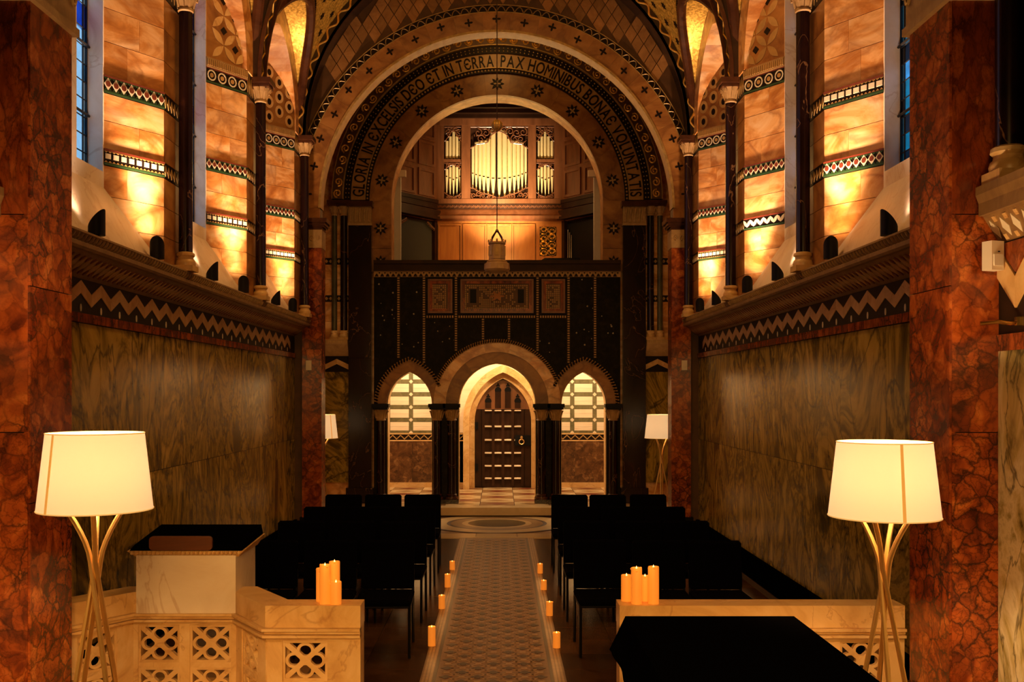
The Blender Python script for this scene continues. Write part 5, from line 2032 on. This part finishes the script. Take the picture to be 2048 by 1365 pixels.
# ================================================================== CANDLES
def candle(x, y, z, h, r, label, group):
    t = thing('candle', label, 'candle', (x, y, z), random.uniform(0, 6), group)
    n = 20
    m = M()
    prof = [(r, 0), (r, h * .97), (r * .96, h), (r * .72, h - .004), (r * .6, h - .014), (r * .2, h - .016)]
    m.lathe(prof, n)
    for q, (a, dz) in enumerate(((0.3, .0), (2.0, -.006), (4.1, .004))):
        m.ball((r * .93 * math.cos(a), r * .93 * math.sin(a), h - .008 + dz), r * .22, 6, 4)
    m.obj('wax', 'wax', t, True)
    M().tube([(0, 0, h - .018), (.001, 0, h - .002)], .0018, 5).obj('wick', 'black', t)
    M().lathe([(.001, h - .008), (.004, h - .003), (.0045, h + .001), (.002, h + .006), (.0005, h + .010)], 8).obj('flame', 'flame', t, True)


FR = ['nearest the low wall', 'second from the low wall', 'third from the low wall', 'farthest from us']
for s, ys in ((-1, (8.28, 9.70, 10.77, 11.83)), (1, (8.22, 9.40, 10.63, 11.60))):
    for i, y in enumerate(ys):
        candle(s * .515, y, 0, (.16, .13, .14, .10)[i] if s < 0 else (.125, .13, .10, .11)[i], .031, f'lit candle on the {SIDE[s]} edge of the aisle, {FR[i]}', 'candles along the aisle')
        lamp('candle_glow', 'POINT', (s * .515, y, .22), .5, (1, .45, .12), .02)
for x, y, h, lab in ((1253, 5.205, .135, 'short candle at the left of the right low-wall group'), (1273, 5.135, .185, 'tall candle second from left on the right low wall'), (1290, 5.21, .13, 'short candle half hidden at the back on the right low wall'), (1307, 5.14, .19, 'tall candle at the right of the right low-wall group')):
    candle(px(x, y * KS), y * KS, ZT, h * KS, .030, lab, 'candles on the right low wall')
for x, y, h, lab in ((643, 5.205, .17, 'short wide candle behind, leftmost on the left low wall'), (650, 5.14, .20, 'tall candle at front left on the left low wall'), (669, 5.21, .205, 'tallest candle at the back of the left low-wall group'), (672, 5.13, .115, 'short candle in front on the left low wall')):
    candle(px(x, y * KS), y * KS, ZT, h * KS, .030, lab, 'candles on the left low wall')
lamp('candle_glow', 'POINT', (px(660, 5.45), 5.42, ZT + .3), .6, (1, .45, .12), .02)
lamp('candle_glow', 'POINT', (px(1280, 5.45), 5.42, ZT + .3), .6, (1, .45, .12), .02)


# ================================================================== CHAIRS
def make_chair():
    t = thing('chair', 'x', 'chair', (0, 0, 0), 0, 'black chairs in rows facing the chancel')

    def pad(x0, x1, y0, y1, z0, z1, nm, tilt=0.0):
        b = .02
        vs_ = []
        m = M()
        for z, g in ((z0, b), (z0 + b, 0), (z1 - b, 0), (z1, b)):
            dy = tilt * (z - z0)
            for (x, y) in ((x0 + g, y0 + g * .5), (x1 - g, y0 + g * .5), (x1 - g, y1 - g * .5), (x0 + g, y1 - g * .5)):
                vs_.append((x, y + dy, z))
        fs = [(3, 2, 1, 0), (12, 13, 14, 15)]
        for q in range(3):
            for k_ in range(4):
                l = (k_ + 1) % 4
                fs.append((q * 4 + k_, q * 4 + l, q * 4 + 4 + l, q * 4 + 4 + k_))
        return m.add(vs_, fs).obj(nm, 'chair_cloth', t)
    pad(-.225, .225, -.26, .2, .41, .46, 'seat')
    pad(-.22, .22, .20, .235, .46, .86, 'backrest', .10)
    for sx in (-1, 1):
        M().tube([(sx * .21, -.24, 0), (sx * .21, -.23, .42)], .013, 6).obj('leg', 'black', t)
        M().tube([(sx * .21, .27, 0), (sx * .21, .225, .44), (sx * .21, .24, .62)], .013, 6).obj('leg', 'black', t)
        M().tube([(sx * .21, -.23, .40), (sx * .21, .22, .40)], .011, 6).obj('side_rail', 'black', t)
    M().tube([(-.21, -.23, .40), (.21, -.23, .40)], .011, 6).obj('front_rail', 'black', t)
    return t


proto = make_chair()
RW = ['front', 'second', 'third', 'last']
SEAT = ['on the aisle', 'in the middle of the row', 'nearest the wall']
rng = random.Random(11)
first = True
for s in (-1, 1):
    for r, yb in enumerate((8.12, 9.36, 10.58, 11.86)):
        for q in range(3):
            o = proto if first else copy_tree(proto)
            first = False
            o.location = (s * (.88 + .485 * q) + rng.uniform(-.012, .012), yb + rng.uniform(-.03, .03), 0)
            o.rotation_euler = (0, 0, rng.uniform(-.03, .03))
            o['label'] = f'black chair {SEAT[q]}, {RW[r]} row of the {SIDE[s]} block'
